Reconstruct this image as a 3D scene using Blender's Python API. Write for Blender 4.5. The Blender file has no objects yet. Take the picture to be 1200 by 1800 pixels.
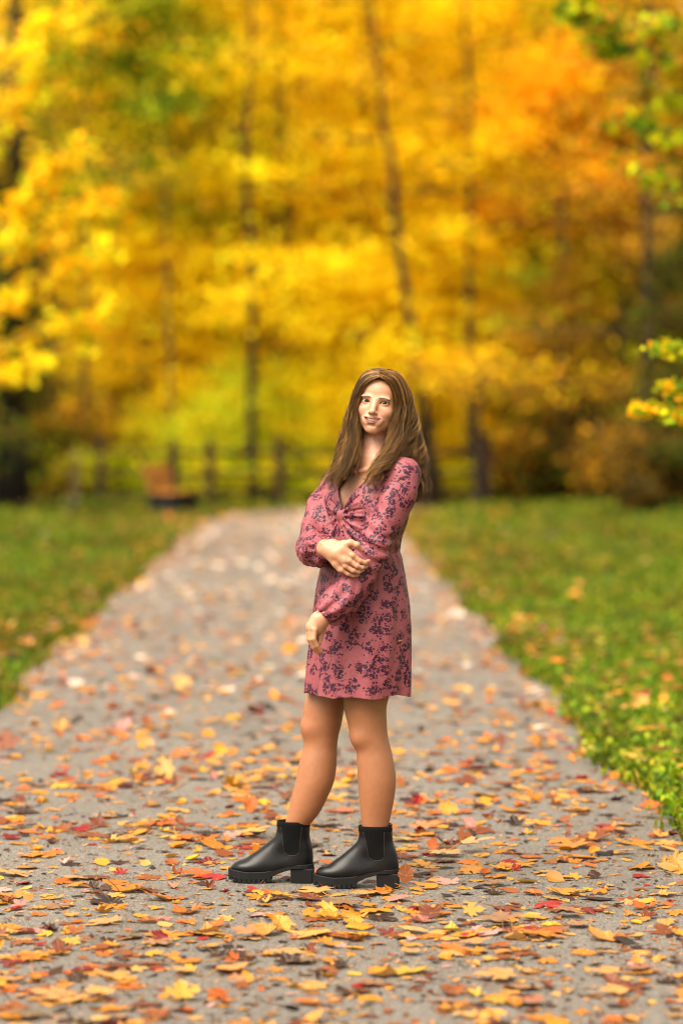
import bpy, math, random
import numpy as np
from mathutils import Vector, Matrix

# ------------------------------------------------------------------ camera, sky, sun, exposure
SC = bpy.context.scene
COL = SC.collection
FPX = 5250.0          # focal length in photo pixels (photo 1200 x 1800), 105 mm on a 36 mm tall frame
CAM_H = 1.5
HOR = 755.0           # photo row of the horizon
SUBJ = 9.84           # metres to the woman

cam_d = bpy.data.cameras.new('camera')
cam = bpy.data.objects.new('camera', cam_d)
COL.objects.link(cam)
cam.location = (0, 0, CAM_H)
cam.rotation_euler = (math.radians(90), 0, 0)
cam_d.sensor_fit = 'VERTICAL'
cam_d.sensor_height = 36.0
cam_d.sensor_width = 24.0
cam_d.lens = 105.0
cam_d.shift_y = -(900.0 - HOR) / 1800.0
cam_d.clip_start = 0.1
cam_d.clip_end = 2000
cam_d.dof.use_dof = True
cam_d.dof.focus_distance = SUBJ - 0.08
cam_d.dof.aperture_fstop = 1.6
SC.camera = cam

SUN_EL, SUN_AZ = math.radians(56), math.radians(222)
world = bpy.data.worlds.new('World')
SC.world = world
world.use_nodes = True
wn = world.node_tree
wn.nodes.clear()
w_out = wn.nodes.new('ShaderNodeOutputWorld')
w_bg = wn.nodes.new('ShaderNodeBackground')
w_hs = wn.nodes.new('ShaderNodeHueSaturation')
w_hs.inputs['Saturation'].default_value = 0.05
w_sky = wn.nodes.new('ShaderNodeTexSky')
w_sky.sky_type = 'NISHITA'
w_sky.sun_disc = False
w_sky.sun_elevation = SUN_EL
w_sky.sun_rotation = SUN_AZ
w_sky.dust_density = 4.0
w_sky.air_density = 1.0
wn.links.new(w_sky.outputs[0], w_hs.inputs['Color'])
w_wb = wn.nodes.new('ShaderNodeMix'); w_wb.data_type = 'RGBA'; w_wb.blend_type = 'MULTIPLY'   # warm white balance of an overcast sky
w_wb.inputs[0].default_value = 1.0
w_wb.inputs[7].default_value = (1.0, 0.94, 0.85, 1)
wn.links.new(w_hs.outputs[0], w_wb.inputs[6])
wn.links.new(w_wb.outputs[2], w_bg.inputs[0])
w_bg.inputs[1].default_value = 0.105
wn.links.new(w_bg.outputs[0], w_out.inputs[0])

sun_d = bpy.data.lights.new('sun', 'SUN')
sun = bpy.data.objects.new('sun', sun_d)
COL.objects.link(sun)
sun_d.energy = 2.6
sun_d.angle = math.radians(55)
sun_d.color = (1.0, 0.88, 0.72)
sdir = Vector((math.sin(SUN_AZ) * math.cos(SUN_EL), math.cos(SUN_AZ) * math.cos(SUN_EL), math.sin(SUN_EL)))
sun.rotation_euler = sdir.to_track_quat('Z', 'Y').to_euler()

SC.view_settings.view_transform = 'Standard'
SC.view_settings.look = 'None'
SC.view_settings.gamma = 1.0
SC.view_settings.exposure = 1.8
SC.render.engine = 'CYCLES'
SC.cycles.use_denoising = True
SC.cycles.filter_width = 1.1
SC.cycles.max_bounces = 8
SC.cycles.transparent_max_bounces = 8
SC.cycles.transmission_bounces = 6
SC.cycles.diffuse_bounces = 4
SC.cycles.caustics_reflective = False
SC.cycles.caustics_refractive = False

# ------------------------------------------------------------------ helpers
def P(px, py, z):
    """point seen at photo pixel (px, py) at distance z"""
    return np.array([(px - 600.0) * z / FPX, z, CAM_H - (py - HOR) * z / FPX])

def G(px, py):
    z = FPX * CAM_H / (py - HOR)
    return np.array([(px - 600.0) * z / FPX, z, 0.0])

def lin(r, g, b):
    return tuple(((c / 255.0) / 12.92 if c / 255.0 <= 0.04045 else ((c / 255.0 + 0.055) / 1.055) ** 2.4) for c in (r, g, b))

def mesh_np(name, V, F, mat=None, smooth=True, colors=None, attrs=None):
    """V (n,3), F list of (k,4) or (k,3) int arrays"""
    me = bpy.data.meshes.new(name)
    V = np.asarray(V, dtype=np.float32)
    if not isinstance(F, (list, tuple)):
        F = [F]
    F = [np.asarray(f, dtype=np.int32) for f in F if len(f)]
    loops = np.concatenate([f.ravel() for f in F])
    tot = np.concatenate([np.full(len(f), f.shape[1], np.int32) for f in F])
    start = np.concatenate([[0], np.cumsum(tot)[:-1]]).astype(np.int32)
    me.vertices.add(len(V)); me.vertices.foreach_set('co', V.ravel())
    me.loops.add(len(loops)); me.loops.foreach_set('vertex_index', loops)
    me.polygons.add(len(tot)); me.polygons.foreach_set('loop_start', start)
    me.polygons.foreach_set('loop_total', tot)
    me.polygons.foreach_set('use_smooth', np.full(len(tot), smooth, dtype=bool))
    me.update(calc_edges=True)
    if colors is not None:
        a = me.attributes.new('col', 'FLOAT_COLOR', 'POINT')
        c = np.ones((len(V), 4), np.float32); c[:, :3] = colors
        a.data.foreach_set('color', c.ravel())
    for k, v in (attrs or {}).items():
        v = np.asarray(v, np.float32)
        if v.ndim == 1:
            a = me.attributes.new(k, 'FLOAT', 'POINT'); a.data.foreach_set('value', v)
        else:
            a = me.attributes.new(k, 'FLOAT_VECTOR', 'POINT'); a.data.foreach_set('vector', v.ravel())
    me.validate()
    if mat:
        me.materials.append(mat)
    return me

def link(name, me, parent=None, loc=None):
    o = bpy.data.objects.new(name, me)
    COL.objects.link(o)
    if parent is not None:
        o.parent = parent
    if loc is not None:
        o.location = loc
    return o

def tag(o, label=None, cat=None, group=None, kind=None):
    if label: o['label'] = label
    if cat: o['category'] = cat
    if group: o['group'] = group
    if kind: o['kind'] = kind
    return o

def empty(name, loc=(0, 0, 0), rz=0.0):
    o = bpy.data.objects.new(name, None)
    o.empty_display_size = 0.2
    COL.objects.link(o)
    o.location = loc
    o.rotation_euler = (0, 0, rz)
    return o

class MB:
    """collects boxes and tubes, links them as ONE mesh object"""
    def __init__(self):
        self.V, self.Q, self.T, self.C, self.n = [], [], [], [], 0
    def add(self, V, Q=None, T=None, c=None):
        V = np.asarray(V, float)
        self.V.append(V)
        if Q is not None and len(Q): self.Q.append(np.asarray(Q) + self.n)
        if T is not None and len(T): self.T.append(np.asarray(T) + self.n)
        self.C.append(np.tile(np.array(c if c is not None else (1, 1, 1), float), (len(V), 1)) if np.ndim(c) < 2 else c)
        self.n += len(V)
        return self
    def tube(self, pts, rad, seg=8, c=None, flat=1.0, cap=True):
        pts = np.asarray(pts, float); n = len(pts)
        rad = np.broadcast_to(np.asarray(rad, float), (n,))
        tan = np.gradient(pts, axis=0); tan /= np.linalg.norm(tan, axis=1)[:, None] + 1e-12
        ref = np.array([0, 0, 1.0]) if abs(tan[0][2]) < 0.9 else np.array([1.0, 0, 0])
        u = np.cross(tan[0], ref); u /= np.linalg.norm(u)
        a = np.linspace(0, 2 * np.pi, seg, endpoint=False)
        V = []
        for i in range(n):
            u = u - tan[i] * u.dot(tan[i]); u /= np.linalg.norm(u) + 1e-12
            v = np.cross(tan[i], u)
            V.append(pts[i] + rad[i] * (np.cos(a)[:, None] * u + np.sin(a)[:, None] * v * flat))
        V = np.concatenate(V)
        Q = []
        k = np.arange(seg); k2 = (k + 1) % seg
        for i in range(n - 1):
            Q.append(np.stack([i * seg + k, i * seg + k2, (i + 1) * seg + k2, (i + 1) * seg + k], 1))
        Q = np.concatenate(Q)
        T = None
        if cap:
            V = np.concatenate([V, pts[:1], pts[-1:]])
            T = np.concatenate([np.stack([k2, k, np.full(seg, n * seg)], 1),
                                np.stack([(n - 1) * seg + k, (n - 1) * seg + k2, np.full(seg, n * seg + 1)], 1)])
        return self.add(V, Q, T, c)
    def box(self, c0, half, R=None, c=None, bev=0.0):
        """bevelled box"""
        hx, hy, hz = half
        b = min(bev, hx * .45, hy * .45, hz * .45)
        pts = []
        if b <= 0:
            for sx in (-1, 1):
                for sy in (-1, 1):
                    for sz in (-1, 1):
                        pts.append((sx * hx, sy * hy, sz * hz))
            Q = [(0, 1, 3, 2), (4, 6, 7, 5), (0, 4, 5, 1), (2, 3, 7, 6), (0, 2, 6, 4), (1, 5, 7, 3)]
            T = None
        else:
            # stacked rounded-rectangle rings
            def ring(x, y, z, bb):
                r = []
                for (sx, sy, order) in ((1, 1, 0), (-1, 1, 1), (-1, -1, 0), (1, -1, 1)):
                    a1 = (sx * x, sy * (y - bb), z); a2 = (sx * (x - bb), sy * y, z)
                    r += [a1, a2] if order == 0 else [a2, a1]
                return r
            for (x, y, z, bb) in ((hx - b, hy - b, -hz, b * .3), (hx, hy, -hz + b, b), (hx, hy, hz - b, b), (hx - b, hy - b, hz, b * .3)):
                pts += ring(x, y, z, bb)
            Q = []
            for i in range(3):
                for k in range(8):
                    k2 = (k + 1) % 8
                    Q.append((i * 8 + k, i * 8 + k2, (i + 1) * 8 + k2, (i + 1) * 8 + k))
            T = []
            for k in range(1, 7):
                T.append((0, k + 1, k)); T.append((24, 24 + k, 24 + k + 1))
        V = np.array(pts, float)
        if R is not None: V = V @ np.asarray(R).T
        return self.add(V + np.asarray(c0), Q, T, c)
    def build(self, name, mat, parent=None, smooth=False, loc=None):
        F = []
        if self.Q: F.append(np.concatenate(self.Q))
        if self.T: F.append(np.concatenate(self.T))
        V = np.concatenate(self.V); 
        me = mesh_np(name, V, F, mat, smooth, colors=np.concatenate(self.C))
        return link(name, me, parent, loc)

def rotz(a):
    c, s = math.cos(a), math.sin(a)
    return np.array([[c, -s, 0], [s, c, 0], [0, 0, 1.0]])
def rotx(a):
    c, s = math.cos(a), math.sin(a)
    return np.array([[1.0, 0, 0], [0, c, -s], [0, s, c]])
def roty(a):
    c, s = math.cos(a), math.sin(a)
    return np.array([[c, 0, s], [0, 1.0, 0], [-s, 0, c]])

# ------------------------------------------------------------------ materials
class NT:
    def __init__(self, name):
        self.m = bpy.data.materials.new(name); self.m.use_nodes = True
        self.t = self.m.node_tree; self.t.nodes.clear()
        self.out = self.t.nodes.new('ShaderNodeOutputMaterial')
    def n(self, typ, **kw):
        nd = self.t.nodes.new('ShaderNode' + typ)
        for k, v in kw.items():
            if k.startswith('i_'):
                key = k[2:].replace('_', ' ')
                key = int(key) if key.isdigit() else key
                self.set(nd, key, v)
            else:
                setattr(nd, k, v)
        return nd
    def set(self, nd, key, v):
        s = nd.inputs[key]
        if isinstance(v, bpy.types.NodeSocket): self.t.links.new(v, s)
        else:
            if s.type == 'RGBA' and len(v) == 3: v = (*v, 1)
            s.default_value = v
    def math(self, op, a, b=None, c=None, clamp=False):
        nd = self.t.nodes.new('ShaderNodeMath'); nd.operation = op; nd.use_clamp = clamp
        for i, v in enumerate((a, b, c)):
            if v is None: continue
            self.set(nd, i, v)
        return nd.outputs[0]
    def vmath(self, op, a, b=None, scale=None):
        nd = self.t.nodes.new('ShaderNodeVectorMath'); nd.operation = op
        self.set(nd, 0, a)
        if b is not None: self.set(nd, 1, b)
        if scale is not None: nd.inputs['Scale'].default_value = scale
        return nd.outputs['Value'] if op in ('LENGTH', 'DOT_PRODUCT', 'DISTANCE') else nd.outputs[0]
    def mix(self, f, a, b, mode='MIX'):
        nd = self.t.nodes.new('ShaderNodeMix'); nd.data_type = 'RGBA'; nd.blend_type = mode
        self.set(nd, 0, f); self.set(nd, 6, a); self.set(nd, 7, b)
        return nd.outputs[2]
    def ramp(self, f, stops, interp='LINEAR'):
        nd = self.t.nodes.new('ShaderNodeValToRGB'); cr = nd.color_ramp; cr.interpolation = interp
        while len(cr.elements) < len(stops): cr.elements.new(0.5)
        for e, (p, c) in zip(cr.elements, stops):
            e.position = p; e.color = (*c, 1) if len(c) == 3 else c
        self.set(nd, 0, f)
        return nd.outputs[0]
    def noise(self, vec, scale, detail=3, rough=0.55, dim='3D'):
        nd = self.t.nodes.new('ShaderNodeTexNoise'); nd.noise_dimensions = dim
        nd.inputs['Scale'].default_value = scale; nd.inputs['Detail'].default_value = detail
        nd.inputs['Roughness'].default_value = rough
        if vec is not None: self.set(nd, 'Vector', vec)
        return nd
    def objco(self):
        return self.n('TexCoord').outputs['Object']
    def attr(self, name, typ='GEOMETRY'):
        return self.n('Attribute', attribute_name=name, attribute_type=typ)
    def bump(self, h, strength=0.3, dist=0.01):
        nd = self.t.nodes.new('ShaderNodeBump'); nd.inputs['Strength'].default_value = strength
        nd.inputs['Distance'].default_value = dist; self.set(nd, 'Height', h)
        return nd.outputs[0]
    def principled(self, base, rough=0.6, normal=None, **kw):
        p = self.t.nodes.new('ShaderNodeBsdfPrincipled')
        self.set(p, 'Base Color', base); self.set(p, 'Roughness', rough)
        if normal is not None: self.set(p, 'Normal', normal)
        for k, v in kw.items():
            self.set(p, k.replace('_', ' '), v)
        self.t.links.new(p.outputs[0], self.out.inputs[0])
        return p
    def surf(self, sh):
        self.t.links.new(sh, self.out.inputs[0])

def simple_mat(name, col, rough=0.6, var=0.2, scale=20, bump=0.2, bd=0.003, **kw):
    t = NT(name); co = t.objco()
    nz = t.noise(co, scale, 5)
    c2 = tuple(c * (1 - var) for c in col); c1 = tuple(min(1, c * (1 + var)) for c in col)
    base = t.mix(nz.outputs[0], c2, c1)
    kw.setdefault('Specular_IOR_Level', 0.2)
    t.principled(base, rough, t.bump(nz.outputs[0], bump, bd) if bump else None, **kw)
    return t.m

def leaf_shader(name, use_object_color=False, transl=0.35, spec=0.25, rough=0.55, veins=False):
    t = NT(name)
    if use_object_color:
        col = t.n('ObjectInfo').outputs['Color']
    else:
        col = t.attr('col').outputs['Color']
    if veins:
        vein = t.attr('vein').outputs['Fac']
        geo = t.n('TexCoord').outputs['Object']
        loc = t.n('ObjectInfo').outputs['Random']
        offs = t.n('CombineXYZ', i_0=loc, i_1=loc, i_2=loc).outputs[0]
        v2 = t.vmath('ADD', geo, t.vmath('SCALE', offs, scale=37.0))
        n1 = t.noise(v2, 22, 4)
        n2 = t.noise(v2, 90, 3)
        dark = t.mix(1.0, col, (0.42, 0.27, 0.16), 'MULTIPLY')
        f = t.math('MULTIPLY', t.math('SUBTRACT', n1.outputs[0], 0.52, clamp=True), 4.5, clamp=True)
        col = t.mix(f, col, dark)
        spots = t.math('MULTIPLY', t.math('SUBTRACT', n2.outputs[0], 0.66, clamp=True), 9.0, clamp=True)
        col = t.mix(spots, col, (0.05, 0.02, 0.012))
        light = t.mix(0.4, col, (0.55, 0.38, 0.16))
        col = t.mix(t.math('MULTIPLY', vein, 0.65), col, light)
        # pale underside
        bf = t.n('NewGeometry').outputs['Backfacing']
        col = t.mix(t.math('MULTIPLY', bf, 0.28), col, (0.50, 0.33, 0.17))
        nrm = t.bump(t.math('ADD', vein, t.math('MULTIPLY', n1.outputs[0], 0.8)), 0.5, 0.002)
    else:
        nrm = None
    p = t.n('BsdfPrincipled')
    t.set(p, 'Base Color', col); t.set(p, 'Roughness', rough)
    p.inputs['Specular IOR Level'].default_value = spec
    if nrm is not None: t.set(p, 'Normal', nrm)
    tr = t.n('BsdfTranslucent'); t.set(tr, 'Color', col)
    mx = t.n('MixShader'); mx.inputs[0].default_value = transl
    t.t.links.new(p.outputs[0], mx.inputs[1]); t.t.links.new(tr.outputs[0], mx.inputs[2])
    t.surf(mx.outputs[0])
    return t.m
# ------------------------------------------------------------------ ground, path
rng = np.random.default_rng(11)
random.seed(5)

def path_edges(y):
    """left and right edge of the path at distance y; it swings to the right at its far end"""
    bend = np.clip((y - 47.0) / 9.0, 0, None) ** 2 * 1.3
    wob = 0.05 * np.sin(y * 0.9) + 0.035 * np.sin(y * 2.3 + 1)
    xc = -0.0125 * y
    narrow = np.clip((y - 44.0) / 10.0, 0, 1) ** 2 * 0.25
    return xc - 1.74 + wob + bend + narrow * 0, xc + 1.44 + 0.05 * np.sin(y * 1.1 + 2) + 0.03 * np.sin(y * 2.7) + bend * 1.0

def terrain_z(x, y):
    """woods rise gently behind the fence"""
    h = np.clip((y - 75.0) / 60.0, 0, 1) ** 1.5 * 5.0
    l, r = path_edges(np.minimum(y, 58.0))
    d = np.maximum(np.maximum(l - x, x - r), 0)
    side = np.clip(d / 4.0, 0, 1) ** 1.5 * 0.10 * np.clip((y - 9) / 15, 0, 1)
    return h + side * (y < 75)

# one ground sheet
gx = np.concatenate([np.linspace(-300, -12, 30), np.linspace(-11, 11, 111), np.linspace(12, 300, 30)])
gy = np.concatenate([np.linspace(-120, 0, 20), np.linspace(1, 75, 150), np.linspace(76, 400, 60)])
XX, YY = np.meshgrid(gx, gy, indexing='ij')
ZZ = terrain_z(XX, YY) + np.where(YY < 75, 0.0, 0.0)
V = np.stack([XX, YY, ZZ - 0.006], -1).reshape(-1, 3)
ny = len(gy)
ii, jj = np.meshgrid(np.arange(len(gx) - 1), np.arange(ny - 1), indexing='ij')
a = (ii * ny + jj).ravel()
Q = np.stack([a, a + ny, a + ny + 1, a + 1], 1)
t = NT('ground')
co = t.n('TexCoord').outputs['Object']
n1 = t.noise(co, 0.7, 5); n2 = t.noise(co, 30, 4)
sep = t.n('SeparateXYZ', i_0=co)
grassc = t.mix(n2.outputs[0], (0.04, 0.07, 0.012), (0.13, 0.17, 0.03))
dirt = t.mix(n2.outputs[0], (0.055, 0.032, 0.014), (0.20, 0.12, 0.04))
far = t.math('MULTIPLY', t.math('SUBTRACT', sep.outputs[1], 57.0), 0.2, clamp=True)
patch = t.math('MULTIPLY', t.math('SUBTRACT', n1.outputs[0], 0.60), 6, clamp=True)
base = t.mix(t.math('MAXIMUM', far, patch), grassc, dirt)
t.principled(base, 0.95, t.bump(n2.outputs[0], 0.8, 0.03), Specular_IOR_Level=0.1)
g = link('ground', mesh_np('ground', V, Q, t.m))
tag(g, 'grassy park ground under the lawn beside the path and the woods', kind='structure')

# asphalt path
ys = np.concatenate([np.linspace(-4, 58, 420)])
l, r = path_edges(ys)
NX = 24
u = np.linspace(0, 1, NX)
jl = rng.normal(0, 0.018, len(ys)); jr = rng.normal(0, 0.018, len(ys))
PX = (l + jl)[:, None] * (1 - u) + (r + jr)[:, None] * u
crown = 0.028 * (1 - (2 * u - 1) ** 2)
PZ = np.tile(crown, (len(ys), 1)) * 0 + 0.0
PYY = np.tile(ys[:, None], (1, NX))
V = np.stack([PX, PYY, PZ], -1).reshape(-1, 3)
ii, jj = np.meshgrid(np.arange(len(ys) - 1), np.arange(NX - 1), indexing='ij')
a = (ii * NX + jj).ravel()
Q = np.stack([a, a + 1, a + NX + 1, a + NX], 1)
t = NT('asphalt')
co = t.objco()
vor = t.n('TexVoronoi', feature='F1', i_Scale=210.0, i_Vector=co)
vor2 = t.n('TexVoronoi', feature='F1', i_Scale=90.0, i_Vector=co)
n1 = t.noise(co, 1.3, 5); n2 = t.noise(co, 60, 4); n3 = t.noise(co, 7, 5)
stone = t.ramp(t.n('SeparateColor', i_0=vor.outputs['Color']).outputs[0],
               [(0.0, (0.065, 0.055, 0.045)), (0.35, (0.14, 0.124, 0.102)), (0.7, (0.20, 0.18, 0.155)), (1.0, (0.31, 0.285, 0.255))])
gap = t.math('MULTIPLY', t.math('SUBTRACT', vor.outputs['Distance'], 0.35), 2.2, clamp=True)
base = t.mix(t.math('MULTIPLY', gap, 0.6), stone, (0.07, 0.058, 0.043))
patchy = t.ramp(n1.outputs[0], [(0.3, (0.80, 0.78, 0.75)), (0.55, (1, 1, 1)), (0.8, (1.12, 1.1, 1.05))])
base = t.mix(1.0, base, patchy, 'MULTIPLY')
stain = t.math('MULTIPLY', t.math('SUBTRACT', n3.outputs[0], 0.60), 5, clamp=True)
base = t.mix(t.math('MULTIPLY', stain, 0.35), base, (0.09, 0.065, 0.04))
base = t.mix(1.0, base, (0.80, 0.79, 0.775), 'MULTIPLY')
h = t.math('ADD', t.math('MULTIPLY', vor.outputs['Distance'], -1.0), t.math('MULTIPLY', n2.outputs[0], 0.8))
rough = t.math('ADD', t.math('MULTIPLY', n2.outputs[0], 0.25), 0.50)
t.principled(base, rough, t.bump(h, 0.9, 0.004), Specular_IOR_Level=0.45)
g = link('path', mesh_np('path', V, Q, t.m))
tag(g, 'grey asphalt footpath strewn with fallen autumn leaves', kind='structure')

# ------------------------------------------------------------------ trees
M_BARK = simple_mat('bark', (0.055, 0.036, 0.022), 0.9, 0.5, 14, 0.8, 0.03)
M_BARK_DARK = simple_mat('bark_dark', (0.012, 0.008, 0.006), 0.95, 0.4, 14, 0.8, 0.03)
M_CROWN = leaf_shader('crown_leaves', transl=0.5, spec=0.15, rough=0.7)

def leaf_cloud(cent, dirs, n_per, size, spread, flat, cols, rg, droop=0.1):
    """leaf-sized folded quads scattered round spray centres. cent (m,3), spread per spray (m,), returns V,Q,C"""
    m = len(cent)
    idx = np.repeat(np.arange(m), n_per)
    N = len(idx)
    off = rg.normal(0, 1, (N, 3)) * spread[idx][:, None]
    off[:, 2] *= flat
    # stretch along the twig direction
    d = dirs[idx]
    off += d * (rg.uniform(-1, 1, N) * spread[idx] * 1.4)[:, None]
    off[:, 2] -= droop * (off[:, 0] ** 2 + off[:, 1] ** 2) / (spread[idx] + 1e-6) * 0.3
    p = cent[idx] + off
    s = size * rg.uniform(0.6, 1.35, N)
    # mostly horizontal leaf blades that hang a little
    nrm = rg.normal(0, 0.85, (N, 3)); nrm[:, 2] += 0.8
    nrm /= np.linalg.norm(nrm, axis=1)[:, None]
    ax = rg.normal(0, 1, (N, 3)); ax -= nrm * (ax * nrm).sum(1)[:, None]
    ax /= np.linalg.norm(ax, axis=1)[:, None]
    bx = np.cross(nrm, ax)
    a_, b_ = ax * s[:, None] * 0.5, bx * s[:, None] * 0.42
    fold = nrm * (s * 0.10)[:, None]
    # six corners: pointed tip, wide middle
    v0 = p - a_; v1 = p - a_ * 0.2 + b_ + fold; v2 = p + a_ * 1.1; v3 = p - a_ * 0.2 - b_ + fold
    V = np.stack([v0, v1, v2, v3], 1).reshape(-1, 3)
    k = np.arange(N) * 4
    T = np.concatenate([np.stack([k, k + 1, k + 2], 1), np.stack([k, k + 2, k + 3], 1)])
    pal = np.asarray(cols, float)
    sc_ = rg.integers(0, len(pal), m)                # each spray leans to one colour
    pick = np.where(rg.random(N) < 0.6, sc_[idx], rg.integers(0, len(pal), N))
    c = pal[pick] * rg.uniform(0.75, 1.2, N)[:, None]
    C = np.repeat(np.clip(c, 0, 0.95), 4, axis=0)
    return V, T, C

YEL = [lin(255, 222, 12), lin(255, 215, 8), lin(255, 205, 6), lin(255, 228, 25), lin(252, 192, 8)]
GOLD = [lin(253, 208, 14), lin(247, 190, 12), lin(253, 215, 20), lin(238, 165, 14)]
ORNG = [lin(255, 178, 10), lin(255, 190, 15), lin(252, 158, 10), lin(255, 202, 15)]
GRNY = [lin(170, 180, 15), lin(205, 200, 18), lin(140, 165, 15), lin(240, 215, 20), lin(120, 150, 18)]
GRN = [lin(80, 110, 15), lin(110, 135, 15), lin(60, 90, 15), lin(150, 155, 20)]
BRN = [lin(190, 130, 25), lin(150, 110, 25), lin(215, 160, 28), lin(125, 110, 25), lin(110, 80, 22)]
DRK = [lin(40, 45, 14), lin(55, 50, 16), lin(30, 32, 12), lin(80, 66, 20)]

def make_tree(name, seed, height, crown_lo, crown_r, pal, n_spray=260, n_leaf=34, leaf=0.13, trunk_r=0.14, lean=(0, 0),
              bark=None, spread=0.50, flat=0.52, trunk_name='trunk'):
    """one tree at the origin: tapered trunk with limbs, and a crown of flat layered sprays"""
    rg = np.random.default_rng(seed)
    root = empty(name)
    mb = MB()
    nseg = 14
    tt = np.linspace(0, 1, nseg)
    wob = np.cumsum(rg.normal(0, 0.06, (nseg, 2)), 0) * 0.6
    wob -= wob[0]
    tp = np.stack([lean[0] * tt * height + wob[:, 0], lean[1] * tt * height + wob[:, 1], tt * height * 0.97], 1)
    tr = trunk_r * (1 - 0.85 * tt) + trunk_r * 0.5 * np.exp(-tt * 30)
    mb.tube(tp, tr, 9)
    cents, dirs, spr = [], [], []
    n_limb = max(7, int(n_spray / 11))
    for i in range(n_limb):
        f = (i + 0.5) / n_limb
        z = crown_lo + (height - crown_lo) * f ** 0.9
        base = np.array([np.interp(z, tp[:, 2], tp[:, 0]), np.interp(z, tp[:, 2], tp[:, 1]), z * 0.94])
        az = i * 2.39996 + rg.normal(0, 0.35)
        prof = math.sin(math.pi * min(1, 0.22 + 0.78 * f) ** 0.8) ** 0.7
        L = crown_r * (0.45 + 0.65 * prof) * rg.uniform(0.7, 1.15) * (1 - 0.45 * f)
        up = rg.uniform(0.12, 0.45) * (0.6 + f)
        d = np.array([math.cos(az), math.sin(az), up]); d /= np.linalg.norm(d)
        q = np.linspace(0, 1, 7)
        lp = base + d * (q * L)[:, None] + np.array([0, 0, 1]) * (-(q ** 2) * L * 0.22)[:, None] + np.cumsum(rg.normal(0, 0.03 * L / 4, (7, 3)), 0)
        r0 = max(0.012, trunk_r * 0.42 * (1 - 0.7 * f))
        mb.tube(lp, r0 * (1 - 0.85 * q), 5)
        k = max(3, int(n_spray / n_limb))
        for j in range(k):
            s = rg.uniform(0.25, 1.05)
            b = np.array([np.interp(s, q, lp[:, a_]) for a_ in range(3)])
            side = np.cross(d, (0, 0, 1)) * rg.choice([-1, 1])
            dd = d * 0.5 + side * rg.uniform(0.2, 1.0) + np.array([0, 0, rg.uniform(-0.12, 0.2)])
            dd /= np.linalg.norm(dd)
            l2 = L * 0.34 * rg.uniform(0.3, 1.0)
            e = b + dd * l2
            if j % 2 == 0:
                mb.tube(np.stack([b, (b + e) / 2 + (0, 0, 0.04), e]), [r0 * 0.3, r0 * 0.2, 0.004], 4, cap=False)
            cents.append(b + dd * l2 * 0.8); dirs.append(dd); spr.append(spread * rg.uniform(0.55, 1.25))
    mb.build(trunk_name, bark or M_BARK, root, smooth=True)
    V, T, C = leaf_cloud(np.array(cents), np.array(dirs), n_leaf, leaf, np.array(spr), flat, pal, rg)
    keep = None
    link('crown', mesh_np('crown', V, T, M_CROWN, False, colors=C), root)
    return root

def copy_tree(o, parent=None):
    c = o.copy(); COL.objects.link(c)
    if parent is not None: c.parent = parent
    for ch in list(o.children): copy_tree(ch, c)
    return c

_protos = {}
def tree(kind, x, y, s=1.0, rz=0.0, label='', name=None, group=None, sz=None, **kw):
    spec = dict(
        yellow=dict(height=15, crown_lo=1.5, crown_r=4.6, pal=YEL, n_spray=430, n_leaf=40, leaf=0.15, trunk_r=0.15),
        gold=dict(height=14, crown_lo=2.2, crown_r=4.0, pal=GOLD + YEL[:2], n_spray=360, n_leaf=38, leaf=0.15, trunk_r=0.15),
        orange=dict(height=13, crown_lo=3.6, crown_r=2.8, pal=ORNG, n_spray=240, n_leaf=36, leaf=0.14, trunk_r=0.13),
        lime=dict(height=15, crown_lo=2.4, crown_r=3.8, pal=GRNY, n_spray=330, n_leaf=38, leaf=0.14, trunk_r=0.16),
        green=dict(height=13, crown_lo=2.0, crown_r=3.2, pal=GRN + GRNY[:1], n_spray=300, n_leaf=38, leaf=0.14, trunk_r=0.14),
        brown=dict(height=13, crown_lo=1.6, crown_r=3.4, pal=BRN, n_spray=260, n_leaf=30, leaf=0.14, trunk_r=0.17),
        bare=dict(height=14, crown_lo=3.5, crown_r=2.8, pal=BRN, n_spray=70, n_leaf=14, leaf=0.12, trunk_r=0.15),
        dark=dict(height=12, crown_lo=1.2, crown_r=2.4, pal=DRK + BRN[3:] + GRN[:1], n_spray=330, n_leaf=46, leaf=0.15, trunk_r=0.22),
    )[kind]
    nm = name or {'yellow': 'maple_tree', 'gold': 'beech_tree', 'orange': 'maple_tree', 'lime': 'linden_tree', 'green': 'linden_tree',
                  'brown': 'oak_tree', 'bare': 'bare_tree', 'dark': 'evergreen_tree'}[kind]
    key = (kind, tuple(sorted((k, str(v)) for k, v in kw.items())))
    if key in _protos:
        o = copy_tree(_protos[key])
    else:
        spec.update(kw)
        if kind in ('dark', 'bare'): spec.setdefault('bark', M_BARK_DARK)
        o = make_tree(nm, hash(kind) % 1000 if False else sum(map(ord, kind)) + len(_protos), **spec)
        _protos[key] = o
    o.location = (x, y, float(terrain_z(np.float64(x), np.float64(y))) - 0.03)
    o.rotation_euler = (0, 0, rz)
    o.scale = (s, s, sz or s)
    tag(o, label, 'tree', group or 'autumn trees of the woods')
    return o

def tp(px, z):   # x of photo column px at distance z
    return (px - 600.0) * z / FPX

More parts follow.
